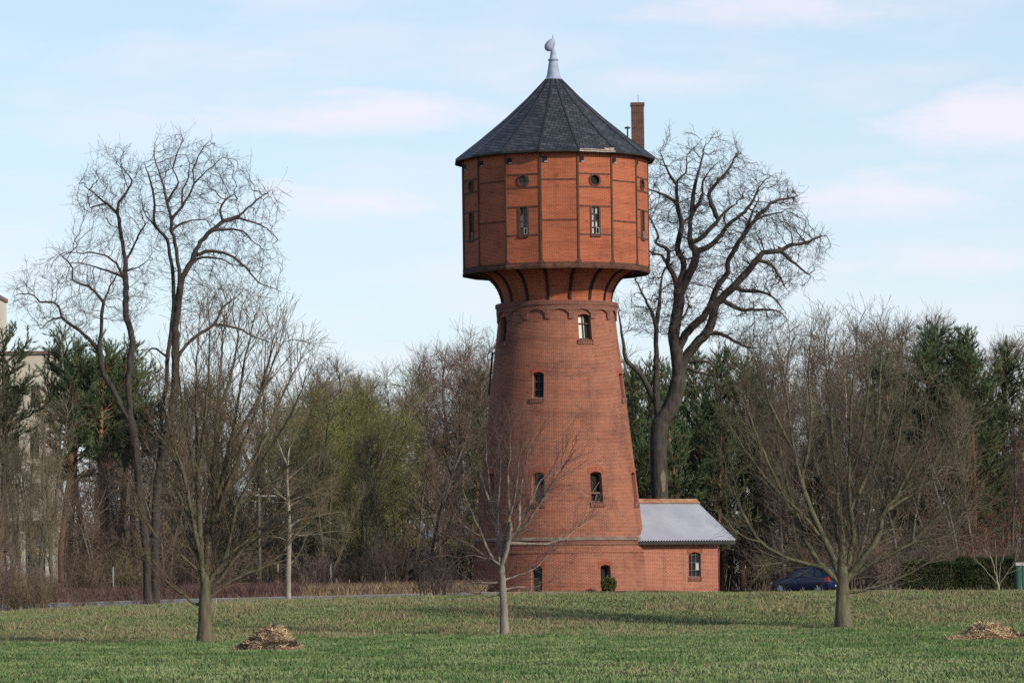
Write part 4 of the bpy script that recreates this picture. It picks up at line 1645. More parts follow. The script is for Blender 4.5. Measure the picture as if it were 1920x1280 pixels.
# ------------------------------------------------------------------ lawn trees (limbs traced, shoots grown)
def lawn_tree(name, label, Y, limbs, env, rbase, seed, mats, side_step=.3, side_len=(1.0, 2.0), side_ang=(25, 50), tw_step=.22, tw_len=(.3, .7), tw_ang=(25, 50), up=.06,
              split=.05, rtip=.005, dscale=.45, flare=.25, start=.18, extra=None, sub=.4, group=None, tw_keep=1.0, minr=0, stout=.033):
    t = Tree(seed)
    t.limbs(limbs, Y, seg=.3, dscale=dscale, jit=.015)
    n0 = len(t.p)
    rg = t.rg
    a = np.array(t.p)
    trunk_n = sum(1 for l in t.lvl if l == 0)
    tips = []

    def ok(i):
        x, y = pix(np.array(t.p[i]))
        return bool(in_poly(np.array([x]), np.array([y]), env)[0])

    def fit(i, d, L):
        """shorten a shoot that would leave the crown"""
        d = np.array(d) / np.linalg.norm(d)
        while L > .35:
            x, y = pix(np.array(t.p[i]) + (d + np.array([0, 0, .15])) * L)
            if in_poly(np.array([x]), np.array([y]), env)[0]:
                break
            L *= .7
        return L
    acc = 0.0
    kids = set(t.par)
    for i in range(n0):
        j = t.par[i]
        if j < 0 or t.lvl[i] == 0:
            continue
        acc += .3
        d = a[i] - a[j]
        while acc > side_step:
            acc -= side_step * rg.uniform(.7, 1.3)
            dd, L = t.side(d, R(rg.uniform(*side_ang))), rg.uniform(*side_len)
            tips.append(t.shoot(i, dd, fit(i, dd, L), .3, 2, .09, up))
    for i in range(n0):          # limb ends keep growing as shoots
        if i not in kids:
            d = a[i] - a[t.par[i]]
            for _ in range(3):
                dd, L = t.side(d, R(rg.uniform(5, 30))), rg.uniform(.8, 1.8)
                tips.append(t.shoot(i, dd, fit(i, dd, L), .3, 2, .08, up))
    fine = []
    for ids in list(tips):
        for (i, d) in ids:
            if not ok(i):
                continue
            k = max(1, int(round(.3 / tw_step)))
            for _ in range(k):
                if rg.random() > tw_keep:
                    continue
                tw = t.shoot(i, t.side(d, R(rg.uniform(*tw_ang))), rg.uniform(*tw_len), .25, 3, .12, up)
                fine += [q for q, _d in tw]
                if rg.random() < sub:
                    q, d2 = tw[len(tw) // 2]
                    fine += [w for w, _d in t.shoot(q, t.side(d2, R(rg.uniform(30, 50))), rg.uniform(.2, .45), .22, 4, .12, up)]
    root = tag(empty(name, t.p[0]), label, 'tree', group)
    t.stout = stout
    ex = None
    if extra:
        pts = np.array(t.p)[np.array(fine)]
        pts = pts[rg.random(len(pts)) < extra[1]]
        v, f = leaves_at(pts, rg, extra[2], 1, .03)
        ex = (extra[0], v, f, extra[3])
    t.build(root, mats[0], mats[1], rbase, rtip, split, minr=minr, flare=flare, extra=ex, tap=.78)
    return root


LD = [
    [(384, 1204), (384, 1150), (384, 1127), (385, 1108)],
    [(385, 1110), (391, 1017), (400, 939), (397, 893), (400, 846), (405, 760), (410, 660), (415, 590)], [(384, 1115), (378, 1049), (375, 971), (372, 908), (370, 846), (368, 740), (372, 640), (378, 580)],
    [(383, 1115), (375, 1033), (366, 986), (347, 886), (331, 839), (312, 760), (300, 700)], [(391, 1010), (403, 946), (419, 871), (425, 846), (440, 760), (455, 660), (470, 585)],
    [(386, 1108), (400, 1080), (425, 1042), (437, 986), (450, 946), (475, 899), (515, 840), (560, 770), (580, 720)], [(386, 1112), (410, 1090), (456, 1030), (516, 986), (562, 945), (600, 890)],
    [(375, 1040), (337, 986), (297, 950), (258, 930)], [(378, 1080), (344, 1042), (306, 1018), (280, 980)], [(380, 1135), (370, 1133), (334, 1108), (297, 1080), (269, 1042)],
    [(393, 1000), (412, 930), (462, 877), (487, 830), (525, 730), (555, 665)], [(374, 960), (360, 860), (342, 760), (335, 660), (340, 610)], [(395, 990), (430, 900), (470, 790), (500, 680), (520, 600)],
    [(400, 930), (440, 830), (495, 720), (530, 640), (565, 640)], [(386, 1125), (412, 1105), (450, 1080), (500, 1060), (545, 1020)], [(372, 900), (385, 800), (395, 700), (400, 610)],
    [(404, 770), (430, 690), (440, 610), (445, 560)], [(455, 940), (520, 900), (575, 840), (605, 800)], [(366, 986), (320, 900), (280, 850), (262, 820)], [(347, 886), (300, 820), (270, 760)],
    [(425, 1042), (480, 1000), (540, 940), (590, 920)],
]
ED = [(384, 1130), (330, 1120), (270, 1060), (240, 960), (238, 850), (262, 740), (295, 660), (340, 590), (400, 545), (470, 545), (545, 590), (590, 650), (612, 730), (622, 830), (606, 920), (560, 1010), (500, 1080), (430, 1120)]
lawn_tree('lawn_tree', 'wide multi-stemmed bare tree with olive bark on the grass left of the small hay heap', 132.0, LD, ED, .25, 21, (M['bark_olive'], M['twig_olive']),
          side_step=.29, side_len=(.9, 2.2), side_ang=(15, 42), tw_step=.13, tw_len=(.35, .9), tw_ang=(18, 45), sub=.7, split=.028, dscale=.42, rtip=.0046, minr=.005, up=.05,
          extra=('dead_leaves', .035, .035, M['dead_leaf']))
LE = [
    [(1582, 1174), (1580, 1140), (1580, 1112), (1579, 1095)],
    [(1580, 1100), (1535, 1053), (1513, 1010), (1488, 944), (1472, 867), (1455, 780), (1440, 710)], [(1579, 1096), (1560, 1040), (1549, 1015), (1524, 960), (1502, 903), (1491, 854), (1478, 760), (1470, 690)],
    [(1579, 1096), (1579, 1010), (1573, 963), (1564, 854), (1555, 740), (1545, 650)], [(1580, 1080), (1600, 1015), (1592, 922), (1592, 800), (1600, 690), (1605, 620)],
    [(1580, 1100), (1606, 1062), (1642, 1010), (1655, 958), (1674, 936), (1707, 867), (1740, 780), (1755, 710)], [(1581, 1102), (1610, 1070), (1650, 1050), (1704, 1020), (1770, 1004), (1808, 958)],
    [(1545, 1062), (1486, 1049), (1428, 1015), (1382, 938), (1358, 880)], [(1582, 1118), (1606, 1108), (1660, 1094), (1710, 1070), (1765, 1040)],
    [(1549, 1015), (1500, 960), (1440, 900), (1390, 830), (1350, 770)], [(1513, 1010), (1470, 930), (1430, 850), (1395, 760), (1375, 700)], [(1655, 958), (1720, 920), (1780, 860), (1815, 800)],
    [(1600, 960), (1630, 880), (1650, 780), (1660, 680), (1668, 610)], [(1573, 963), (1610, 860), (1630, 760), (1635, 660)], [(1502, 903), (1520, 800), (1515, 700), (1520, 630)],
    [(1642, 1010), (1665, 900), (1690, 790), (1700, 690)], [(1674, 936), (1740, 870), (1790, 780)], [(1704, 1020), (1760, 960), (1800, 900), (1830, 850)], [(1486, 1049), (1440, 1060), (1420, 1085)],
    [(1579, 1050), (1560, 960), (1535, 870), (1520, 760)], [(1606, 1062), (1625, 980), (1640, 870), (1670, 760)], [(1428, 1015), (1385, 1000), (1350, 960)], [(1491, 854), (1450, 770), (1420, 690), (1410, 640)],
]
EE = [(1582, 1118), (1470, 1110), (1390, 1060), (1340, 960), (1330, 860), (1345, 750), (1385, 660), (1440, 620), (1500, 590), (1560, 570), (1650, 575), (1720, 630), (1775, 700), (1825, 780), (1850, 880), (1830, 980), (1770, 1060), (1690, 1105)]
lawn_tree('lawn_tree', 'broad spreading bare tree with mossy low-forking limbs in front of the blue car', 145.0, LE, EE, .30, 22, (M['bark_olive'], M['twig_grey']),
          side_step=.2, side_len=(.9, 2.3), side_ang=(18, 48), tw_step=.2, tw_len=(.35, .95), sub=.55, split=.035, dscale=.42, rtip=.0050, minr=.0055)
LFt = [
    [(946, 1190), (945, 1150), (943, 1106), (941, 1061)],
    [(941, 1070), (937, 1035), (932, 996), (925, 949), (916, 904), (913, 845), (908, 790)], [(942, 1060), (951, 1032), (957, 1005), (981, 990), (1000, 963), (1035, 910), (1065, 860), (1078, 830)],
    [(957, 1000), (954, 949), (953, 889), (957, 845), (955, 790)], [(940, 1066), (928, 1055), (904, 1005), (877, 943), (859, 895), (836, 871)], [(937, 1058), (925, 1050), (877, 1020), (850, 1008)],
    [(943, 1092), (934, 1091), (889, 1091), (862, 1076), (830, 1067)], [(943, 1116), (937, 1115), (916, 1118), (889, 1110), (868, 1108)], [(943, 1085), (949, 1085), (972, 1079), (1000, 1067), (1030, 1040)],
    [(943, 1104), (951, 1103), (972, 1100), (999, 1101), (1030, 1090)], [(970, 996), (1000, 930), (1014, 900), (1045, 880), (1060, 840)], [(960, 1020), (1000, 1020), (1040, 1015), (1070, 1000), (1095, 975), (1115, 950)],
    [(932, 1000), (935, 940), (938, 880), (935, 820)], [(970, 990), (975, 930), (985, 870), (1010, 810)], [(925, 949), (900, 890), (885, 840)], [(934, 1040), (950, 990), (965, 930), (972, 870), (990, 800)],
    [(928, 1052), (890, 1040), (860, 1045), (840, 1040)], [(905, 1005), (870, 985), (850, 960)],
]
EF = [(942, 1125), (850, 1115), (812, 1060), (810, 960), (825, 860), (870, 790), (920, 760), (980, 760), (1050, 800), (1100, 840), (1135, 930), (1125, 1000), (1060, 1080)]
lawn_tree('lawn_tree', 'slim young bare tree with pale trunk on the grass in front of the water tower', 139.0, LFt, EF, .155, 23, (M['bark_pale'], M['twig_purple']),
          side_step=.17, side_len=(.6, 1.6), tw_step=.2, tw_len=(.3, .75), sub=.5, split=.02, dscale=.4, rtip=.0046, minr=.0058, tw_keep=.95)
LG = [
    [(540, 1133), (541, 1050), (543, 1000), (541, 950), (539, 900), (541, 850), (545, 810)],
    [(541, 985), (560, 975), (590, 968), (620, 960)], [(542, 1010), (525, 1008), (505, 1006)], [(541, 1005), (560, 1004), (600, 1000), (620, 996)], [(543, 1015), (555, 1000), (575, 985)],
    [(541, 950), (565, 935), (590, 930)], [(540, 940), (520, 925), (505, 900)], [(540, 900), (560, 880), (580, 860)], [(541, 870), (525, 840), (515, 810)], [(543, 1060), (560, 1040), (572, 1015)], [(541, 850), (552, 820), (565, 790)],
]
EG = [(470, 760), (640, 760), (640, 1110), (470, 1110)]
lawn_tree('street_tree', 'thin pale-stemmed young tree standing beside the road', 186.0, LG, EG, .14, 24, (M['bark_pale'], M['twig_grey']),
          side_step=.4, side_len=(.6, 1.4), tw_step=.3, sub=.3, split=.03, dscale=.5, rtip=.006, flare=.15)


# ------------------------------------------------------------------ prototypes for the wood
def proto_bare(seed, H=16.0, n1=34, spread=3.2, start=.22, ang=(30, 60), up=.07, tw=5, rbase=.17, rtip=.0075, droop=0.0, stems=1, wander=.05, lean=.03, twl=(.6, 1.2), n2=6):
    t = Tree(seed)
    rg = t.rg
    base = t.add((0, 0, 0), -1)
    base = t.add((0, 0, .25), base)
    for s_ in range(stems):
        d = np.array([rg.normal(0, lean), rg.normal(0, lean), 1.0])
        if stems > 1:
            az = 2 * PI * (s_ + rg.uniform(-.3, .3)) / stems
            k = rg.uniform(.12, .35)
            d = np.array([math.cos(az) * k, math.sin(az) * k, 1.0])
        tr = t.shoot(base, d, H * (1 if s_ == 0 else rg.uniform(.75, .98)), .5, 0, wander, .02)
        n = len(tr)
        for k in range(int(n1 / (stems ** .6))):
            f = start + (1 - start) * (k + rg.uniform(0, 1)) / (n1 / (stems ** .6))
            i, d0 = tr[min(n - 1, int(f * n))]
            L = (spread * max(0, math.sin(PI * min(1, .25 + .75 * (f - start) / (1 - start) * .98 + .05))) ** .7 + .5) * rg.uniform(.6, 1.15)
            b = t.shoot(i, t.side(d0, R(rg.uniform(*ang))), L, .42, 1, .11, up)
            for m in range(n2):
                i2, d2 = b[min(len(b) - 1, int(rg.uniform(.2, 1) * len(b)))]
                c = t.shoot(i2, t.side(d2, R(rg.uniform(25, 60))), rg.uniform(.6, 1.5), .4, 2, .14, up * .7, droop)
                for _ in range(tw):
                    i3, d3 = c[rg.integers(len(c))]
                    t.shoot(i3, t.side(d3, R(rg.uniform(20, 55))), rg.uniform(*twl), .5, 3, .14, up * .5, droop)
    t.radii(rbase, rtip)
    t.H = float(np.percentile(np.array(t.p)[:, 2], 99.7))
    return t


def proto_mesh(t, bark_m, twig_m, split=.035, extra=None):
    ms = t.meshes(split)
    out = []
    v, f = ms['trunk']
    if len(v):
        out.append(('trunk', mesh_np('trunk', v, f, bark_m, smooth=True)))
    v, f = ms['crown']
    out.append(('crown', mesh_np('crown', v, f, twig_m)))
    if extra:
        out.append(extra)
    return out, t.H


def proto_pine(seed, H=14.0, rad=3.0, start=.3, dens=1.0, rbase=.18, conical=.5):
    t = Tree(seed)
    rg = t.rg
    b = t.add((0, 0, 0), -1)
    tr = t.shoot(b, (rg.normal(0, .02), rg.normal(0, .02), 1), H, .45, 0, .025, .02)
    tufts, tdir = [], []
    n = len(tr)
    k = int(n * start)
    while k < n:
        i, d0 = tr[k]
        f = max(0.0, (k / n - start) / (1 - start))
        for m in range(rg.integers(4, 7)):
            L = (rad * (1 - f ** (2.6 - conical) * (.70 + .2 * conical)) * rg.uniform(.55, 1.1)) * (.75 + .25 * min(1, f * 5))
            a = R(rg.uniform(55, 85) - 40 * f)
            br = t.shoot(i, t.side(d0, a, rg.uniform(0, 2 * PI)), L, .4, 1, .10, .07)
            for (j, d2) in br[len(br) // 4:]:
                for _ in range(int(2.6 * dens + rg.random())):
                    s2 = t.shoot(j, t.side(d2, R(rg.uniform(25, 65))), rg.uniform(.35, .9), .3, 2, .15, .12)
                    for (q, d3) in s2:
                        tufts.append(t.p[q]); tdir.append(d3 + np.array([0, 0, .35]))
                tufts.append(t.p[j]); tdir.append(d2)
        k += rg.integers(1, 3)
    for (q, d3) in tr[-3:]:
        tufts.append(t.p[q]); tdir.append(d3)
    t.radii(rbase, .012)
    c = np.array(tufts)
    dd = np.array(tdir)
    dd /= np.linalg.norm(dd, axis=1, keepdims=True)
    per = 15
    c = np.repeat(c, per, 0)
    dd = np.repeat(dd, per, 0)
    m = len(c)
    o = rg.normal(0, 1, (m, 3))
    o /= np.linalg.norm(o, axis=1, keepdims=True)
    tip = dd * rg.uniform(.1, .32, (m, 1)) + o * rg.uniform(.06, .20, (m, 1))
    sd = np.cross(tip, rg.normal(0, 1, (m, 3)))
    sd /= np.maximum(np.linalg.norm(sd, axis=1, keepdims=True), 1e-6)
    c = c - dd * rg.uniform(0, .2, (m, 1))
    v = np.stack([c - sd * .017, c + sd * .017, c + tip], 1).reshape(-1, 3)
    fn = np.arange(m * 3).reshape(-1, 3)
    ms = t.meshes(.0)
    vt, ft = ms['trunk']
    return [('trunk', mesh_np('trunk', vt, ft, M['bark_pine'], smooth=True)), ('crown', mesh_np('crown', v, fn, M['needles']))], float(np.percentile(v[:, 2], 99.7))


def proto_shrub(seed, H=2.6, stems=14, spread=.45, tw=6, rbase=.06, rtip=.005):
    t = Tree(seed)
    rg = t.rg
    b = t.add((0, 0, -.1), -1)
    for _ in range(stems):
        az = rg.uniform(0, 2 * PI)
        k = rg.uniform(0, spread)
        q = t.add((math.cos(az) * rg.uniform(0, .5), math.sin(az) * rg.uniform(0, .5), 0), b)
        st = t.shoot(q, (math.cos(az) * k, math.sin(az) * k, 1), H * rg.uniform(.55, 1.05), .35, 1, .10, .03)
        for (i, d) in st[1:]:
            for _k in range(2):
                if rg.random() < .75:
                    c = t.shoot(i, t.side(d, R(rg.uniform(25, 60))), rg.uniform(.3, .9), .3, 2, .14, .05)
                    for _j in range(tw // 3):
                        i3, d3 = c[rg.integers(len(c))]
                        t.shoot(i3, t.side(d3, R(rg.uniform(25, 55))), rg.uniform(.2, .5), .25, 3, .15, .04)
    t.radii(rbase, rtip)
    t.H = float(np.percentile(np.array(t.p)[:, 2], 99.7))
    return t


PROTO = {}
ptree = [proto_bare(101, 16, 36, 3.0, .2, tw=5), proto_bare(102, 15, 34, 3.6, .15, ang=(35, 70), tw=5, stems=2), proto_bare(103, 17, 40, 2.4, .25, ang=(20, 45), up=.1, tw=5)]
PROTO['brown'] = [proto_mesh(t, M['bark_grey'], M['twig_brown']) for t in ptree]
PROTO['purple'] = [proto_mesh(t, M['bark_grey'], M['twig_purple']) for t in ptree[1:]]
pb = [proto_bare(111, 17, 44, 2.0, .3, ang=(25, 50), up=.05, tw=6, rbase=.13, droop=.18, wander=.035), proto_bare(112, 16, 40, 2.3, .28, ang=(25, 50), tw=6, rbase=.12, droop=.16, stems=2)]
PROTO['birch'] = [proto_mesh(t, M['bark_birch'], M['twig_purple'], .03) for t in pb]
pw = []
for sd in (121, 122):
    t = proto_bare(sd, 13, 40, 3.2, .08, ang=(25, 55), tw=6, rbase=.16, stems=3, up=.08)
    pts = np.array(t.p)[np.array(t.lvl) >= 3]
    v, f = leaves_at(pts[t.rg.random(len(pts)) < .42], t.rg, .05, 1, .05)
    pw.append(proto_mesh(t, M['bark_grey'], M['twig_green'], .035, ('catkins', mesh_np('catkins', v, f, M['bud_leaf']))))
PROTO['willow'] = pw
PROTO['pine'] = [proto_pine(131, 14, 3.1, .22, conical=.3), proto_pine(132, 13, 3.6, .18, conical=.0), proto_pine(133, 15, 3.0, .30, conical=.2)]
PROTO['tall_pine'] = [proto_pine(134, 15, 2.9, .52, conical=.1), proto_pine(135, 15, 2.6, .46, conical=.4)]
PROTO['upright'] = [proto_mesh(proto_bare(141, 17, 46, 2.2, .15, ang=(12, 32), up=.12, tw=5, stems=3, twl=(.6, 1.1)), M['bark_olive'], M['twig_grey'])]
ps = [proto_shrub(151), proto_shrub(152, 3.0, 16, .35), proto_shrub(153, 2.0, 18, .7)]
PROTO['shrub_brown'] = [proto_mesh(t, M['bark_grey'], M['twig_brown'], .02) for t in ps]
PROTO['shrub_purple'] = [proto_mesh(t, M['bark_grey'], M['twig_purple'], .02) for t in ps]
PROTO['shrub_dark'] = [proto_mesh(t, M['bark_dark'], M['twig_dark'], .02) for t in ps]
PROTO['shrub_olive'] = [proto_mesh(t, M['bark_olive'], M['twig_olive'], .02) for t in ps]
rgF = random.Random(77)
NAMES = {'brown': ('bare_tree', 'tree'), 'purple': ('bare_tree', 'tree'), 'birch': ('birch_tree', 'tree'), 'willow': ('willow_tree', 'tree'), 'pine': ('pine_tree', 'tree'), 'tall_pine': ('pine_tree', 'tree'), 'upright': ('bare_tree', 'tree')}


def plant(kind, x, y, h, label, group, k=None, sx=1.0, name=None, cat=None, rot=None):
    lst = PROTO[kind]
    parts, H = lst[rgF.randrange(len(lst)) if k is None else k % len(lst)]
    nm, ct = NAMES.get(kind, ('bush', 'bush'))
    z = float(terrain(x, y))
    o = tag(empty(name or nm, (x, y, z - .05), rgF.uniform(0, 2 * PI) if rot is None else rot), label, cat or ct, group)
    s_ = h / H
    o.scale = (s_ * sx, s_ * sx, s_)
    for n_, me in parts:
        link(n_, me, o)
    return o


def plant_px(kind, px, Y, top, label, group, **kw):
    """a plant standing at depth Y whose top reaches the height seen at py = top"""
    q = P(px, top, Y)
    h = q[2] - float(terrain(q[0], Y))
    return plant(kind, q[0], Y, h, label, group, **kw)


def skyline(px):
    return float(np.interp(px, [-60, 60, 250, 400, 560, 640, 720, 800, 880, 930, 1160, 1230, 1400, 1500, 1640, 1740, 1800, 1980],
                           [700, 650, 650, 690, 688, 668, 645, 628, 610, 585, 640, 650, 625, 590, 572, 595, 590, 605]))


def zone(px):
    for lim, z in ((260, 'behind the left pair of great trees'), (560, 'behind the wide lawn tree'), (900, 'left of the water tower'),
                   (1420, 'behind the brick annex'), (1700, 'behind the blue car'), (2100, 'above the right hedge')):
        if px < lim:
            return z
    return 'at the right edge'


def wood(px, Y, kind, top, **kw):
    z = zone(px)
    lab = {'brown': 'bare brown-twigged tree in the wood ', 'purple': 'bare reddish-twigged tree in the wood ', 'birch': 'slender white-stemmed birch in the wood ', 'willow': 'yellow-green budding willow ',
           'pine': 'dark green pine ', 'tall_pine': 'bare-stemmed dark green pine ', 'upright': 'bare tree with many upright stems in the wood '}[kind] + z
    return plant_px(kind, px, Y, top, lab, {'brown': 'brown trees ', 'purple': 'reddish trees ', 'birch': 'birches ', 'willow': 'willows ', 'pine': 'pines ', 'tall_pine': 'bare-stemmed pines ', 'upright': 'upright trees '}[kind] + z, **kw)


# far rows make the skyline
for row, (Y, gap_) in enumerate(((330, 62), (305, 58), (285, 56), (262, 60))):
    x = -60 + row * 17
    while x < 1990:
        px = x + rgF.uniform(-16, 16)
        x += gap_
        if 965 < px < 1135 or (row > 1 and 1150 < px < 1430) or (row > 1 and 1680 < px):
            continue
        sk = skyline(px)
        top = sk + rgF.uniform(-14, 34) + (0, 8, 22, 60)[row]
        if px < 150:
            continue
        if px < 560:
            kind = rgF.choice(['brown', 'brown', 'purple', 'upright'])
            if row == 3:
                top += 60
        elif px < 700:
            kind = rgF.choice(['willow', 'willow', 'birch', 'brown']) if row > 1 else rgF.choice(['brown', 'purple', 'birch'])
        elif px < 960:
            kind = rgF.choice(['birch', 'birch', 'purple', 'purple', 'brown'])
        elif px < 1420:
            kind = rgF.choice(['brown', 'purple', 'upright'])
        elif px < 1700:
            kind = rgF.choice(['upright', 'upright', 'purple', 'brown', 'birch'])
        else:
            kind = rgF.choice(['upright', 'purple', 'brown'])
        wood(px, Y + rgF.uniform(-8, 8), kind, top)
# willows left of the tower
for px, Y, top in ((590, 250, 700), (640, 246, 690), (690, 252, 705), (735, 247, 760), (665, 240, 760), (610, 242, 745), (720, 258, 725)):
    wood(px, Y, 'willow', top)
# pines: left clump, behind the annex, right clump
for px, Y, top in ((-4, 208, 600), (-30, 206, 640), (112, 238, 632), (150, 240, 612), (186, 238, 626), (218, 242, 632), (250, 240, 650), (130, 246, 650), (205, 248, 640)):
    wood(px, Y, 'tall_pine', top, sx=1.0)
for px, Y, top in ((1178, 262, 690), (1215, 258, 668), (1255, 266, 680), (1300, 260, 660), (1345, 264, 650), (1385, 260, 672), (1200, 250, 760), (1280, 252, 735), (1340, 250, 760), (1410, 268, 690), (905, 262, 690), (880, 256, 760)):
    wood(px, Y, 'pine', top, sx=1.0)
for px, Y, top in ((1695, 250, 655), (1735, 252, 625), (1762, 256, 606), (1800, 252, 628), (1840, 250, 612), (1880, 254, 640), (1915, 258, 645), (1820, 246, 660), (1945, 252, 650), (1590, 262, 760), (1545, 266, 770)):
    wood(px, Y, 'pine', top)
# middle rows of lower bare trees
x = 130
while x < 1990:
    px = x + rgF.uniform(-14, 14)
    x += 46
    if 915 < px < 1430:
        continue
    sk = skyline(px)
    kind = 'brown' if rgF.random() < .5 else 'purple'
    if 560 < px < 760:
        kind = rgF.choice(['willow', 'brown'])
    wood(px, rgF.uniform(228, 246), kind, sk + rgF.uniform(110, 240))
# single trees one can pick out
plant_px('brown', 800, 232, 690, 'dark-trunked tree just left of the water tower, behind the black roadside bush', None, k=1, rot=1.0)
plant_px('birch', 703, 226, 800, 'pale grey thin stem standing at the roadside left of the black bush', None, k=0)
plant_px('upright', 606, 224, 830, 'dark many-stemmed tree beside the road, right of the pale young tree', None, sx=1.2)
# bushes: a brown thicket under the trees
for row, (Y, h0, h1, gap_) in enumerate(((222, 2.0, 3.4, 34), (229, 2.6, 4.2, 36), (240, 3.2, 5.2, 38))):
    x = -30 + row * 12
    while x < 1960:
        hmin, hmax = h0, h1
        px = x + rgF.uniform(-10, 10)
        x += gap_
        if 880 < px < 1400:
            continue
        if row == 0 and px > 1430 and px < 1600:
            continue
        if 960 < px < 1150:
            continue
        q = P(px, 1080, Y)
        if px < 135:
            hmin, hmax = 1.2, 2.0
        kind = rgF.choice(['shrub_brown', 'shrub_purple', 'shrub_dark', 'shrub_olive'])
        adj = {'shrub_brown': 'brown', 'shrub_purple': 'reddish', 'shrub_dark': 'dark', 'shrub_olive': 'olive'}[kind]
        plant(kind, float(q[0]), Y + rgF.uniform(-3, 3), rgF.uniform(hmin, hmax), 'leafless %s bush in the thicket ' % adj + zone(px), '%s bushes ' % adj + zone(px), sx=1.3)
# denser brush deep in the wood
for row, (Y, hmin, hmax, gap_) in enumerate(((268, 4.0, 6.5, 40), (290, 5.0, 8.0, 44), (345, 7.0, 11.0, 50), (352, 6.0, 9.0, 50))):
    x = -30 + row * 12
    while x < 1960:
        px = x + rgF.uniform(-10, 10)
        x += gap_
        if 960 < px < 1150 or (row < 2 and 470 < px < 700):
            continue
        kind = rgF.choice(['shrub_brown', 'shrub_purple', 'shrub_dark'])
        adj = {'shrub_brown': 'brown', 'shrub_purple': 'reddish', 'shrub_dark': 'dark'}[kind]
        q = P(px, 1080, Y)
        plant(kind, float(q[0]), Y, rgF.uniform(hmin, hmax), 'tall %s brush deep in the wood ' % adj + zone(px), 'deep %s brush ' % adj + zone(px), sx=1.1)
# thicket at the left edge, in front of the road
for k in range(16):
    px = rgF.uniform(-40, 150)
    Y = rgF.uniform(184, 197)
    q = P(px, 1100, Y)
    plant(rgF.choice(['shrub_brown', 'shrub_olive', 'shrub_purple']), float(q[0]), Y, rgF.uniform(1.6, 3.4) if px < 100 else rgF.uniform(.9, 1.6), 'leafless bush in the roadside thicket at the left edge', 'bushes at the left edge', sx=1.2)
for k in range(8):
    plant_px(('brown', 'upright')[k % 2], -45 + k * 20, 190 + 5 * k, 745 + rgF.uniform(-35, 110), 'slim bare tree with olive twigs at the left edge, in front of the cream building', 'slim trees at the left edge', k=k)
# the black roadside bush left of the tower
for k, (px, Y, h) in enumerate(((800, 198, 2.3), (822, 197, 3.0), (842, 199, 2.4))):
    q = P(px, 1100, Y)
    plant('shrub_dark', float(q[0]), Y, h, ['low blackish bush at the road edge, leftmost of three left of the tower', 'tallest blackish bush at the road edge left of the tower',
          'blackish bush at the road edge nearest the tower'][k], 'black bushes left of the tower', k=k, sx=1.1)
# bushes at the foot of the two great trees
for k in range(7):
    px = 175 + k * 24 + rgF.uniform(-8, 8)
    q = P(px, 1100, 197)
    plant('shrub_purple', float(q[0]), 195 + rgF.uniform(0, 4), rgF.uniform(.7, 1.3), 'low leafless scrub round the foot of the two great trees at the left', 'scrub at the foot of the great trees')

# ------------------------------------------------------------------ grass
def build_grass():
    rg = np.random.default_rng(5)
    n = 720000
    Y = np.sqrt(rg.uniform(73 ** 2, 181 ** 2, n))
    X = rg.uniform(-1, 1, n) * (.142 * Y + 11)
    Z = terrain(X, Y)
    foot = 139 + X * .3
    slope = sstep((Y - (foot - 4) - (fbm(X * .5, Y * .12, 44) - .5) * 22) / 8)             # the bank carries old dry grass, the lawn is mown
    clump = fbm(X * .9, Y * .9, 21, 3)
    tuft = np.clip((fbm(X * 1.5, Y * 1.1, 24, 3) - .52) * 5, 0, 1)     # rank tussocks
    fine = fbm(X * 4, Y * 2.6, 22, 3)
    dry = fbm(X * .45, Y * .28, 23, 5)
    h = (.022 + .03 * clump + .022 * rg.random(n) + .06 * tuft * (1 - .5 * slope)) * (1 + slope * (.4 + 1.5 * np.maximum(0, dry - .45) * 2))
    tall = (rg.random(n) < .012 * slope) | (rg.random(n) < .02 * slope * (dry > .56))
    h = np.where(tall, h * rg.uniform(1.8, 3.2, n), h)
    az = rg.uniform(0, 2 * PI, n)
    w = .013 + .011 * rg.random(n)
    lean = rg.normal(0, .6, (n, 2)) * h[:, None]
    c = np.stack([X, Y, Z - .01], -1)
    sd = np.stack([np.cos(az), np.sin(az), np.zeros(n)], -1) * w[:, None]
    tip = c + np.stack([lean[:, 0], lean[:, 1], h + .01], -1)
    v = np.stack([c - sd, c + sd, tip], 1).reshape(-1, 3)
    f = np.arange(n * 3).reshape(-1, 3)
    g1, g2 = np.array([.088, .150, .050]), np.array([.215, .262, .110])
    s1, s2 = np.array([.31, .245, .145]), np.array([.195, .14, .088])
    k = np.clip(.62 + (clump - .5) * 1.6 - .75 * tuft + (fbm(X * .25, Y * .1, 41) - .5) * 1.3 + rg.normal(0, .15, n), 0, 1)
    col = g1 + (g2 - g1) * k[:, None]
    col = col + slope[:, None] * (np.array([.200, .215, .095]) - col) * .55
    pd = slope * np.clip((dry - .43) * 3.4 + (fine - .5) * 1.6, 0.04, .55) + (1 - slope) * np.clip((fbm(X * .4, Y * .2, 31) - .60) * 2.2, .02, .45)
    isdry = (rg.random(n) < pd) | tall
    straw = s2 + (s1 - s2) * rg.random((n, 1))
    col = np.where(isdry[:, None], straw, col)
    col = col * rg.uniform(.86, 1.12, (n, 1))
    m = attr_mat('grass_blades')
    o = link('grass', mesh_np('grass', v, f, m, col=np.repeat(col, 3, 0)))
    o['kind'] = 'stuff'


build_grass()


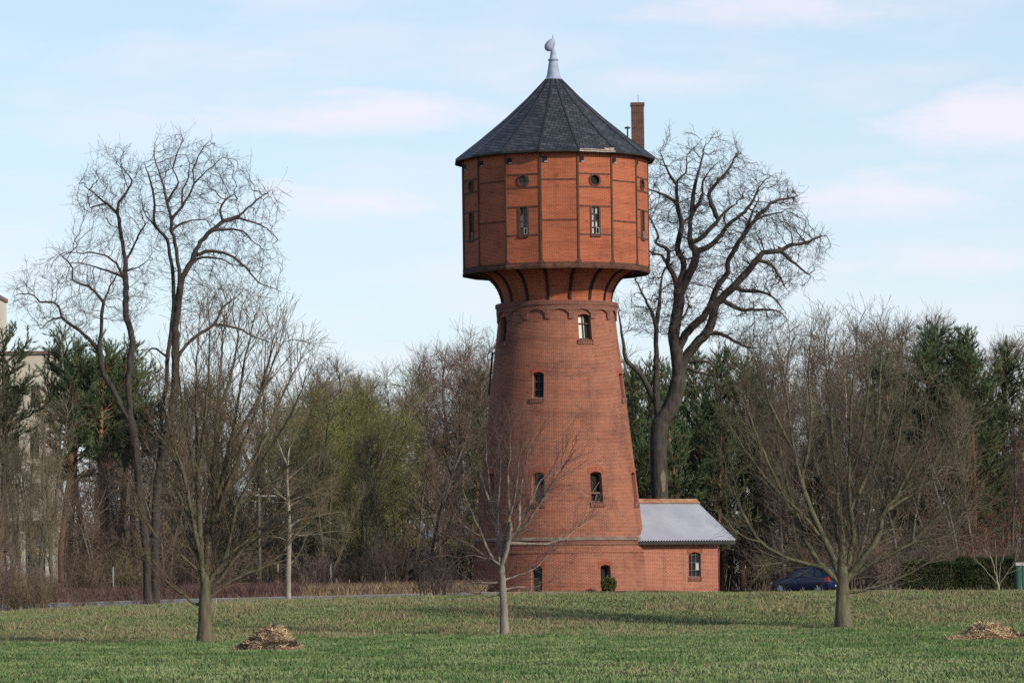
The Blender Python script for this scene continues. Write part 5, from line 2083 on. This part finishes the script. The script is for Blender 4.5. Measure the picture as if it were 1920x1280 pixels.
def undergrowth():
    """purple-brown brambles and dry reeds along the far side of the road"""
    rg = np.random.default_rng(9)
    n = 26000
    px = rg.uniform(-40, 905, n)
    Y = rg.uniform(209, 219, n)
    X = (px - 960) / F * Y
    Z = terrain(X, Y)
    reed = (px > 560) & (rg.random(n) < .75)
    h = np.where(reed, rg.uniform(.3, .8, n), rg.uniform(.3, 1.0, n) * (.6 + .7 * fbm(X * .4, Y * .4, 3)))
    h = np.where(Y < 210.5, h * .4, h)
    c = np.stack([X, Y, Z - .03], -1)
    az = rg.uniform(0, 2 * PI, n)
    w = rg.uniform(.008, .02, n)
    sd = np.stack([np.cos(az), np.sin(az), np.zeros(n)], -1) * w[:, None]
    ln = rg.normal(0, .55, (n, 2)) * h[:, None]
    mid = c + np.stack([ln[:, 0] * .35, ln[:, 1] * .35, h * .6], -1)
    tip = c + np.stack([ln[:, 0], ln[:, 1], h], -1)
    v = np.stack([c - sd, c + sd, mid + sd * .7, mid - sd * .7, tip], 1).reshape(-1, 3)
    b = np.arange(n)[:, None] * 5
    q = np.concatenate([b, b + 1, b + 2, b + 3], 1)
    t = np.concatenate([b + 3, b + 2, b + 4], 1)
    col = np.where(reed[:, None], np.array([.26, .19, .11]), np.array([.125, .070, .062])) * rg.uniform(.6, 1.3, (n, 1))
    o = link('undergrowth', mesh_np('undergrowth', v, [q, t], attr_mat('bramble'), col=np.repeat(col, 5, 0)))
    o['kind'] = 'stuff'


undergrowth()


def leaf_litter():
    """dry leaves and stalks at the foot of the left thicket and behind the crest"""
    rg = np.random.default_rng(19)
    n = 30000
    px = rg.uniform(-60, 420, n)
    Y = rg.uniform(181, 199, n)
    X = (px - 960) / F * Y
    c = np.stack([X, Y, terrain(X, Y) + rg.uniform(0, .12, n)], -1)
    v, f = leaves_at(c, rg, .05, 1, .0)
    stalk = rg.random(n) < .35
    col = np.array([.20, .10, .06]) * rg.uniform(.5, 1.3, (n, 1))
    o = link('fallen_leaves', mesh_np('fallen_leaves', v, f, attr_mat('leaf_litter'), col=np.repeat(col, 4, 0)))
    o['kind'] = 'stuff'


leaf_litter()


# ------------------------------------------------------------------ heaps of old hay and cuttings
def heap(px0, px1, ybase, ytop, Y, seed, label, profile, pale_side):
    rg = np.random.default_rng(seed)
    a, b = P(px0, ybase, Y), P(px1, ybase, Y)
    W = (b[0] - a[0]) / 2
    cx = (a[0] + b[0]) / 2
    Ht = P(px0, ytop, Y)[2] - a[2]
    D_ = W * .8
    z0 = float(terrain(cx, Y))
    root = tag(empty('hay_heap', (cx, Y, z0)), label, 'heap')

    def hgt(x, y):
        u = x / W
        base = np.interp(u, np.linspace(-1, 1, len(profile)), profile) * Ht
        k = np.clip(1 - (y / D_) ** 2, 0, 1) ** .7
        return base * k + (fbm(x * 4 + 9, y * 4, seed, 3) - .5) * .16 * Ht * 2 * k
    g = 41
    xs, ys = np.meshgrid(np.linspace(-W, W, g), np.linspace(-D_, D_, g))
    z = hgt(xs, ys) - .03
    v = np.stack([xs, ys, z], -1).reshape(-1, 3)
    i, j = np.meshgrid(np.arange(g - 1), np.arange(g - 1))
    q = (j * g + i).ravel()
    f = np.stack([q, q + 1, q + g + 1, q + g], -1)
    link('mound', mesh_np('mound', v, f, mottled('rotting_hay', (0.075, 0.048, 0.03), (0.16, 0.105, 0.06), 5.0, bump=.8), smooth=True), root)
    n = 3600
    x, y = rg.uniform(-W, W, n), rg.uniform(-D_, D_, n)
    zz = hgt(x, y)
    ok = zz > .02
    x, y, zz = x[ok], y[ok], zz[ok]
    n = len(x)
    c = np.stack([x, y, zz], -1)
    d = rg.normal(0, 1, (n, 3))
    d[:, 2] = d[:, 2] * .5 - .1
    d[:, 0] += x / W
    d /= np.linalg.norm(d, axis=1, keepdims=True)
    L = rg.uniform(.05, .17, (n, 1))
    sd = np.cross(d, rg.normal(0, 1, (n, 3)))
    sd /= np.linalg.norm(sd, axis=1, keepdims=True)
    sd *= rg.uniform(.003, .010, (n, 1))
    up = np.array([0, 0, .02])
    v = np.stack([c - d * L - sd, c - d * L + sd, c + d * L + sd + up, c + d * L - sd + up], 1).reshape(-1, 3)
    t = rg.random((n, 1))
    pale = np.array([.56, .41, .24])
    mid = np.array([.34, .23, .14])
    drk = np.array([.07, .05, .038])
    k = np.clip(.45 + pale_side * (x / W)[:, None] * .5 + rg.normal(0, .28, (n, 1)), 0, 1)
    patch = fbm(x * 3, zz * 5, seed + 4)[:, None]
    col = np.where(patch > .58, drk, np.where(t < k, pale, mid)) * rg.uniform(.7, 1.35, (n, 1))
    link('straw', mesh_np('straw', v, np.arange(n * 4).reshape(-1, 4), attr_mat('straw_stalks'), col=np.repeat(col, 4, 0)), root)


heap(440, 566, 1218, 1174, 117.0, 31, 'small brown heap of old hay on the grass beside the wide lawn tree', [0, .12, .35, .62, .78, .82, 1.0, .9, .55, .18, 0], 1)
heap(1776, 1935, 1199, 1166, 119.0, 32, 'flat heap of dry reeds and cuttings on the grass near the right edge', [0, .15, .3, .75, 1.0, .9, .85, .6, .3, .2, 0], .3)

# ------------------------------------------------------------------ bush at the foot of the tower, hedge, sumac


def leafy_mass(name, label, cat, loc, size, n, seed, mat, leaf=.05, box=False, part='foliage', stems=True):
    rg = np.random.default_rng(seed)
    root = tag(empty(name, loc), label, cat)
    sx, sy, sz = size
    p = rg.uniform(-1, 1, (n * 2, 3))
    if not box:
        p /= np.maximum(1, np.linalg.norm(p, axis=1, keepdims=True) / rg.uniform(.75, 1.05, (n * 2, 1)))
    else:
        face = rg.integers(0, 3, n * 2)
        s = np.sign(rg.normal(0, 1, n * 2))
        p[np.arange(n * 2), face] = s * rg.uniform(.8, 1.0, n * 2)
    c = p * np.array([sx, sy, sz / 2]) + np.array([0, 0, sz / 2])
    lump = fbm(c[:, 0] * 1.4 + 5, c[:, 2] * 1.4, seed)
    c[:, 2] *= .86 + .28 * fbm(c[:, 0] * .8, c[:, 1] * .8, seed + 2)
    c[:, 1] += (lump - .5) * sy * .5
    c = c[lump > .30]
    v, f = leaves_at(c, rg, leaf, 2, leaf)
    fo = link(part, mesh_np(part, v, f, mat), root)
    mb = MB()
    for k in range(9):
        x, y = rg.uniform(-.7, .7) * sx, rg.uniform(-.6, .6) * sy
        mb.bar((x * .6, y * .6, -.1), (x, y, sz * rg.uniform(.5, .85)), .035)
    mb.obj('stems', M['bark_dark'], root)
    return root


q = P(1141, 1112, 214.2)
leafy_mass('evergreen_bush', 'small dark green bush growing at the foot of the water tower', 'bush', (q[0], 214.2, float(terrain(q[0], 214.2)) - .05), (.42, .36, .85), 700, 41,
           bark('bush_leaf', (0.045, 0.055, 0.016), (0.10, 0.105, 0.035), 3.0, .1, (1, 1, 1)), .055)
q = P(1768, 1100, 216.0)
leafy_mass('hedge', 'dark evergreen clipped hedge behind the bank at the right', 'hedge', (q[0], 216.0, float(terrain(q[0], 216)) - .05), (2.25, .7, 1.75), 7000, 42, M['hedge_leaf'], .05, True)
q = P(1850, 1100, 218.0)
leafy_mass('hedge', 'dark evergreen hedge end behind the reddish sumac at the right edge', 'hedge', (q[0], 218.0, float(terrain(q[0], 218)) - .05), (1.6, .7, 1.9), 5000, 43, M['hedge_leaf'], .05, True)


def sumac():
    t = Tree(55)
    Y = 208.0
    t.limbs([[(1872, 1106), (1872, 1098)], [(1872, 1100), (1858, 1080), (1840, 1060), (1822, 1040), (1812, 1015)], [(1872, 1100), (1866, 1070), (1858, 1040), (1850, 1010), (1846, 985)],
             [(1873, 1100), (1875, 1065), (1882, 1035), (1880, 1000), (1884, 975)], [(1873, 1100), (1886, 1075), (1902, 1052), (1906, 1020), (1912, 985)], [(1860, 1050), (1838, 1020), (1830, 990)],
             [(1880, 1040), (1895, 1010), (1898, 980)], [(1872, 1100), (1850, 1090), (1826, 1075)], [(1886, 1075), (1918, 1060), (1930, 1030)], [(1868, 1080), (1868, 1030), (1866, 990)]], Y, seg=.25, dscale=.4)
    n0 = len(t.p)
    kids = set(t.par)
    tips = []
    for i in range(n0):
        if t.par[i] >= 0 and (i not in kids or t.rg.random() < .35) and t.p[i][2] > t.p[0][2] + 1.3:
            d = np.array(t.p[i]) - np.array(t.p[t.par[i]])
            for _ in range(3):
                ids = t.shoot(i, t.side(d, R(t.rg.uniform(15, 45))), t.rg.uniform(.4, .9), .25, 2, .1, .08)
                tips.append(t.p[ids[-1][0]])
    root = tag(empty('sumac', t.p[0]), 'pale-stemmed sumac shrub with dark red seed heads at the right edge', 'shrub')
    v, f = leaves_at(np.array(tips), t.rg, .05, 9, .07)
    t.build(root, M['bark_pale'], M['twig_grey'], .07, .008, .02, extra=('foliage', v, f, M['sumac']))  # the foliage part is the dead red seed heads


sumac()


# ------------------------------------------------------------------ the blue car
def car():
    q = P(1512, 1110, 214.0)
    Y = 214.0
    z = float(terrain(q[0], Y)) + .02
    hd = PI - R(33)            # heading: away to the left
    root = tag(empty('parked_car', (q[0], Y, z), hd), 'dark blue hatchback parked behind the spreading lawn tree', 'car')
    paint = mottled('car_paint', (0.007, 0.010, 0.042), (0.009, 0.013, 0.052), .8, rough=0.25, spec=0.6)
    glass = mottled('car_glass', (0.02, 0.024, 0.03), (0.03, 0.035, 0.04), 1.0, rough=0.06, spec=0.8)
    black = mottled('car_trim', (0.012, 0.012, 0.012), (0.02, 0.02, 0.02), 4.0, rough=0.7)
    # x forward, y left, z up; sections from tail to nose: x, half width at sill, belt, z sill, z belt
    secs = [(-1.86, .62, .70, .42, .80), (-1.80, .76, .80, .28, .94), (-1.5, .82, .84, .20, .98), (-.8, .84, .85, .19, .97), (0, .84, .85, .19, .95), (.75, .84, .845, .19, .93), (1.0, .83, .83, .19, .90),
            (1.5, .80, .78, .20, .80), (1.78, .72, .70, .26, .68), (1.88, .58, .56, .34, .56)]
    bm = bmesh.new()
    rows = []
    for (x, ws, wb, zs, zb) in secs:
        zm = zs + (zb - zs) * .55
        pr = [(-ws * .9, zs), (-ws, zs + .08), (-max(ws, wb) - .02, zm), (-wb, zb - .03), (-wb * .9, zb), (0, zb + .025), (wb * .9, zb), (wb, zb - .03), (max(ws, wb) + .02, zm), (ws, zs + .08), (ws * .9, zs)]
        rows.append([bm.verts.new((x, y, zz)) for y, zz in pr])
    for a, b in zip(rows[:-1], rows[1:]):
        for i in range(len(a) - 1):
            bm.faces.new((a[i], a[i + 1], b[i + 1], b[i]))
        bm.faces.new((a[-1], a[0], b[0], b[-1]))
    bm.faces.new(rows[0][::-1])
    bm.faces.new(rows[-1])
    # greenhouse
    cab = [(-1.72, .74, .93), (-1.35, .62, 1.40), (-.6, .60, 1.46), (.2, .59, 1.44), (.95, .76, .90)]
    cr = []
    for (x, w, zt) in cab:
        cr.append([bm.verts.new((x, -w, zt)), bm.verts.new((x, 0, zt + .02)), bm.verts.new((x, w, zt))])
    for a, b in zip(cr[:-1], cr[1:]):
        for i in range(2):
            bm.faces.new((a[i], a[i + 1], b[i + 1], b[i]))
    for s_, i in ((1, 2), (-1, 0)):
        lower = [bm.verts.new((x, s_ * .79, .90)) for x in (-1.72, -.6, .2, .95)]
        bm.faces.new((cr[0][i], lower[1], cr[2][i], cr[1][i]))
        bm.faces.new((lower[1], lower[2], cr[3][i], cr[2][i]))
        bm.faces.new((lower[2], cr[4][i], cr[3][i]))
    bmesh.ops.recalc_face_normals(bm, faces=bm.faces)
    me = bpy.data.meshes.new('body')
    bm.to_mesh(me)
    bm.free()
    me.materials.append(paint)
    body = link('body', me, root)
    bv = body.modifiers.new('bevel', 'BEVEL')
    bv.width = .025
    bv.segments = 2
    bv.limit_method = 'ANGLE'
    for p in me.polygons:
        p.use_smooth = True
    for s_ in (1, -1):
        def sp(x, zz):
            w = .80 + (.60 - .80) * (zz - .9) / .54
            return (x, s_ * (w + .012), zz)
        for pl in ([sp(-1.42, .98), sp(-.95, .97), sp(-.95, 1.33), sp(-1.2, 1.31)], [sp(-.88, .97), sp(-.22, .96), sp(-.22, 1.36), sp(-.88, 1.36)],
                   [sp(-.14, .96), sp(.62, .95), sp(.16, 1.34), sp(-.14, 1.36)]):
            g = MB()
            g.poly(pl)
            g.obj('side_window', glass, root, merge=False)
    g = MB()
    g.poly([(-1.715, -.60, 1.0), (-1.715, .60, 1.0), (-1.425, .52, 1.36), (-1.425, -.52, 1.36)])
    g.obj('rear_window', glass, root)
    g = MB()
    g.poly([(.92, -.62, .96), (.92, .62, .96), (.30, .53, 1.41), (.30, -.53, 1.41)])
    g.obj('windscreen', glass, root)
    red = mottled('tail_lamp', (0.45, 0.02, 0.015), (0.5, 0.03, 0.02), 3.0, rough=.25)
    for s_ in (1, -1):
        l_ = MB()
        l_.box(-1.845, -1.60, s_ * .765 - .075, s_ * .765 + .075, .70, .92)
        l_.obj('tail_light', red, root)
        h_ = MB()
        h_.box(1.62, 1.85, s_ * .60 - .12, s_ * .60 + .12, .56, .68)
        h_.obj('headlight', M['pane_pale'], root)
        m_ = MB()
        m_.box(.55, .68, s_ * .92 - .09, s_ * .92 + .09, .93, 1.04)
        m_.obj('wing_mirror', black, root)
        for x in (-1.18, 1.18):
            w = MB()
            pr = [(.20, -.09), (.29, -.10), (.315, -.05), (.315, .05), (.29, .10), (.20, .09)]
            for k in range(20):
                t0, t1 = 2 * PI * k / 20, 2 * PI * (k + 1) / 20
                for (r0, y0), (r1, y1) in zip(pr[:-1], pr[1:]):
                    w.poly([(r0 * math.cos(t0), y0, r0 * math.sin(t0)), (r0 * math.cos(t1), y0, r0 * math.sin(t1)), (r1 * math.cos(t1), y1, r1 * math.sin(t1)), (r1 * math.cos(t0), y1, r1 * math.sin(t0))])
            wo = w.obj('wheel', black, root, loc=(x, s_ * .77, .315))
            r_ = MB()
            r_.poly([(.2 * math.cos(2 * PI * k / 20), s_ * .07, .2 * math.sin(2 * PI * k / 20)) for k in range(20)])
            for k in range(5):
                a = 2 * PI * k / 5
                r_.bar((.03 * math.cos(a), s_ * .085, .03 * math.sin(a)), (.19 * math.cos(a), s_ * .085, .19 * math.sin(a)), .05, .02)
            r_.obj('rim', M['zinc'], wo)
    b_ = MB()
    b_.box(-1.93, -1.75, -.70, .70, .34, .52)
    b_.obj('bumper', paint, root)
    b_ = MB()
    b_.box(-1.945, -1.932, -.26, .26, .56 - .16, .51)
    b_.obj('number_plate', M['pane_pale'], root)


car()


# ------------------------------------------------------------------ far buildings
def cream_building():
    Y = 262.0
    x1 = P(97, 1000, Y)[0]
    z0 = .7
    zt = P(60, 664, Y)[2]
    root = tag(empty('factory_building', (x1, Y, z0)), 'cream flat-roofed building with stair tower behind trees at the left edge', 'building')
    W, D_, Ht = 16.0, 6.0, zt - z0
    wm = mottled('cream_render', (0.52, 0.47, 0.38), (0.44, 0.39, 0.31), .35, rough=.9)

    def wx(px):
        return float(P(px, 900, Y)[0] - x1)

    def wz(py):
        return float(P(60, py, Y)[2] - z0)
    wins = [(wx(20), wx(36), wz(952), wz(905)), (wx(56), wx(74), wz(952), wz(905)), (wx(20), wx(36), wz(860), wz(812)), (wx(56), wx(74), wz(860), wz(812)), (wx(20), wx(36), wz(765), wz(722)), (wx(58), wx(76), wz(765), wz(722)),
            (wx(-30), wx(-8), wz(952), wz(905)), (wx(-30), wx(-8), wz(860), wz(812))]
    door = (wx(58), wx(84), 0, wz(995))
    xs = sorted({-W, 0} | {w[0] for w in wins + [door]} | {w[1] for w in wins + [door]})
    zs = sorted({-.3, Ht} | {w[2] for w in wins + [door]} | {w[3] for w in wins + [door]})
    mb = MB()
    for i in range(len(xs) - 1):
        for j in range(len(zs) - 1):
            xm, zm = (xs[i] + xs[i + 1]) / 2, (zs[j] + zs[j + 1]) / 2
            if any(a < xm < b and c < zm < d for a, b, c, d in wins + [door]):
                continue
            mb.poly([(xs[i], 0, zs[j]), (xs[i + 1], 0, zs[j]), (xs[i + 1], 0, zs[j + 1]), (xs[i], 0, zs[j + 1])])
    for a, b, c, d in wins + [door]:
        l = [(a, c), (b, c), (b, d), (a, d)]
        for p, q in zip(l, l[1:] + l[:1]):
            mb.poly([(p[0], 0, p[1]), (q[0], 0, q[1]), (q[0], .25, q[1]), (p[0], .25, p[1])])
    mb.poly([(0, 0, -.3), (0, D_, -.3), (0, D_, Ht), (0, 0, Ht)])
    mb.poly([(-W, D_, -.3), (-W, 0, -.3), (-W, 0, Ht), (-W, D_, Ht)])
    mb.poly([(0, D_, -.3), (-W, D_, -.3), (-W, D_, Ht), (0, D_, Ht)])
    mb.obj('wall', wm, root)
    mb = MB()
    mb.box(-W - .15, .15, -.15, D_ + .15, Ht + .003, Ht + .22)
    mb.obj('roof', M['ledge'], root)
    for a, b, c, d in wins:
        m = MB()
        m.box(a, a + .06, .15, .22, c, d)
        m.box(b - .06, b, .15, .22, c, d)
        m.box(a + .06, b - .06, .15, .22, d - .06, d)
        m.box(a + .06, b - .06, .15, .22, c, c + .06)
        m.box((a + b) / 2 - .03, (a + b) / 2 + .03, .15, .22, c + .06, d - .06)
        w = m.obj('window', M['frame_brown'], root)
        p = MB()
        p.poly([(a, .23, c), (b, .23, c), (b, .23, d), (a, .23, d)])
        p.obj('pane', M['glass_dark'], w)
    a, b, c, d = door
    m = MB()
    m.box(a, b, .20, .25, c, d)
    do = m.obj('door', M['pane_grey'], root)
    m = MB()
    m.box(wx(63), wx(71), .17, .198, wz(1042), wz(1028))
    m.obj('notice', mottled('yellow_sign', (0.62, 0.42, 0.05), (0.55, 0.36, 0.05), 2.0), do)
    m = MB()
    m.box(wx(18), .35, -1.8, -.003, wz(982), wz(976))
    m.obj('canopy', M['ledge'], root)
    for px in (48, 94):
        m = MB()
        m.box(wx(px) - .15, wx(px) + .15, -1.7, -1.4, -.3, wz(982) - .003)
        m.obj('pillar', wm, root)
    m = MB()
    ztt = wz(556)
    m.box(-W + 2, wx(-6), 1, 5.5, Ht + .225, ztt)
    m.box(-W + 1.9, wx(-6) + .1, .9, 5.6, ztt, ztt + .25, 1)
    m.obj('stair_tower', [wm, M['ledge']], root)


cream_building()


def shed(label, px0, px1, y_eave, y_ridge, Y, wallm, roofm):
    a, b = P(px0, 1000, Y)[0], P(px1, 1000, Y)[0]
    z0 = float(terrain((a + b) / 2, Y)) - .1
    ze, zr = P(px0, y_eave, Y)[2] - z0, P(px0, y_ridge, Y)[2] - z0
    root = tag(empty('shed', ((a + b) / 2, Y, z0)), label, 'shed')
    w, d = (b - a) / 2, 3.0
    m = MB()
    m.poly([(-w, -d, 0), (w, -d, 0), (w, -d, ze), (-w, -d, ze)])
    m.poly([(w, -d, 0), (w, d, 0), (w, d, ze), (w, 0, zr), (w, -d, ze)])
    m.poly([(-w, d, 0), (-w, -d, 0), (-w, -d, ze), (-w, 0, zr), (-w, d, ze)])
    m.poly([(w, d, 0), (-w, d, 0), (-w, d, ze), (w, d, ze)])
    m.obj('wall', wallm, root)
    m = MB()
    for s_ in (1, -1):
        p = [(-w - .3, s_ * (d + .4), ze - .2), (w + .3, s_ * (d + .4), ze - .2), (w + .3, 0, zr + .06), (-w - .3, 0, zr + .06)]
        m.poly(p)
        m.poly([(x, y, z - .08) for x, y, z in p])
        m.poly([p[0], p[1], (p[1][0], p[1][1], p[1][2] - .08), (p[0][0], p[0][1], p[0][2] - .08)])
    m.obj('roof', roofm, root)
    m = MB()
    m.box(-w * .5, -w * .5 + 1.0, -d - .04, -d - .003, .1, 2.1)
    m.obj('door', M['frame_brown'], root)
    m = MB()
    m.box(w * .2, w * .2 + 1.1, -d - .05, -d - .003, 1.1, 2.0)
    m.obj('window', M['glass_dark'], root)


grey_wall = mottled('grey_render', (0.30, 0.27, 0.23), (0.24, 0.21, 0.18), .5)
shed('pale grey shed half hidden by bare trees just left of the water tower', 795, 872, 1003, 972, 292.0, grey_wall, M['corrugated'])
shed('long low pale-roofed shed far behind the young roadside tree', 500, 690, 1012, 984, 318.0, grey_wall, M['corrugated'])


# ------------------------------------------------------------------ road furniture
def street_lamp():
    Y = 223.0
    q = P(487, 1090, Y)
    z0 = float(terrain(q[0], Y))
    root = tag(empty('street_lamp', (q[0], Y, z0)), 'concrete street lamp with a short white arm among bare trees', 'street lamp')
    zt = P(487, 930, Y)[2] - z0
    m = MB()
    m.lathe([(.12, -.2), (.075, zt), (0, zt + .02)], 12)
    m.obj('pole', M['bark_grey'], root)
    m = MB()
    m.box(-.30, -.05, -.10, .10, zt + .03, zt + .25)
    m.box(.09, .95, -.07, .07, zt - .02, zt + .06)
    m.obj('lamp_head', M['frame_white'], root)
    m = MB()
    m.bar((0, 0, zt + .03), (0, 0, zt + .48), .05)
    m.obj('spike', M['frame_white'], root)


street_lamp()
post = None
for k, (px, py, lab) in enumerate(((521, 1056, 'thin white fence post left of the pale young roadside tree'), (620, 1057, 'thin white fence post right of the pale young roadside tree'),
                                   (722, 1062, 'thin white fence post beside the thin pale stems left of the black bush'), (212, 1062, 'thin white fence post left of the two great trees'))):
    Y = 221.0
    q = P(px, py, Y)
    z0 = float(terrain(q[0], Y))
    if post is None:
        m = MB()
        m.lathe([(.035, -.1), (.035, 1.35), (.045, 1.36), (.0, 1.4)], 8)
        post = m.mesh('fence_post', M['pane_pale'])
    o = link('fence_post', post, None, (q[0], Y, z0))
    o.scale = (1, 1, (q[2] - z0) / 1.4)
    tag(o, lab, 'post', 'white fence posts along the road')

# green waste container at the right edge
Y = 212.0
q0, q1 = P(1907, 1105, Y), P(1950, 1105, Y)
z0 = float(terrain(q0[0], Y))
root = tag(empty('container', (q0[0], Y, z0)), 'green container with pale lid at the right edge of the picture', 'container')
w = q1[0] - q0[0]
ht = P(1907, 1060, Y)[2] - z0
m = MB()
m.box(0, w, 0, 1.2, .1, ht)
for k in range(5):
    x = .06 + (w - .16) * k / 4
    m.box(x, x + .05, -.03, -.003, .15, ht - .05)
m.obj('body', mottled('green_paint', (0.03, 0.09, 0.06), (0.04, 0.11, 0.075), 2.0, rough=.5), root)
m = MB()
m.box(-.05, w + .05, -.06, 1.25, ht + .003, ht + .18)
m.obj('lid', M['pane_pale'], root)
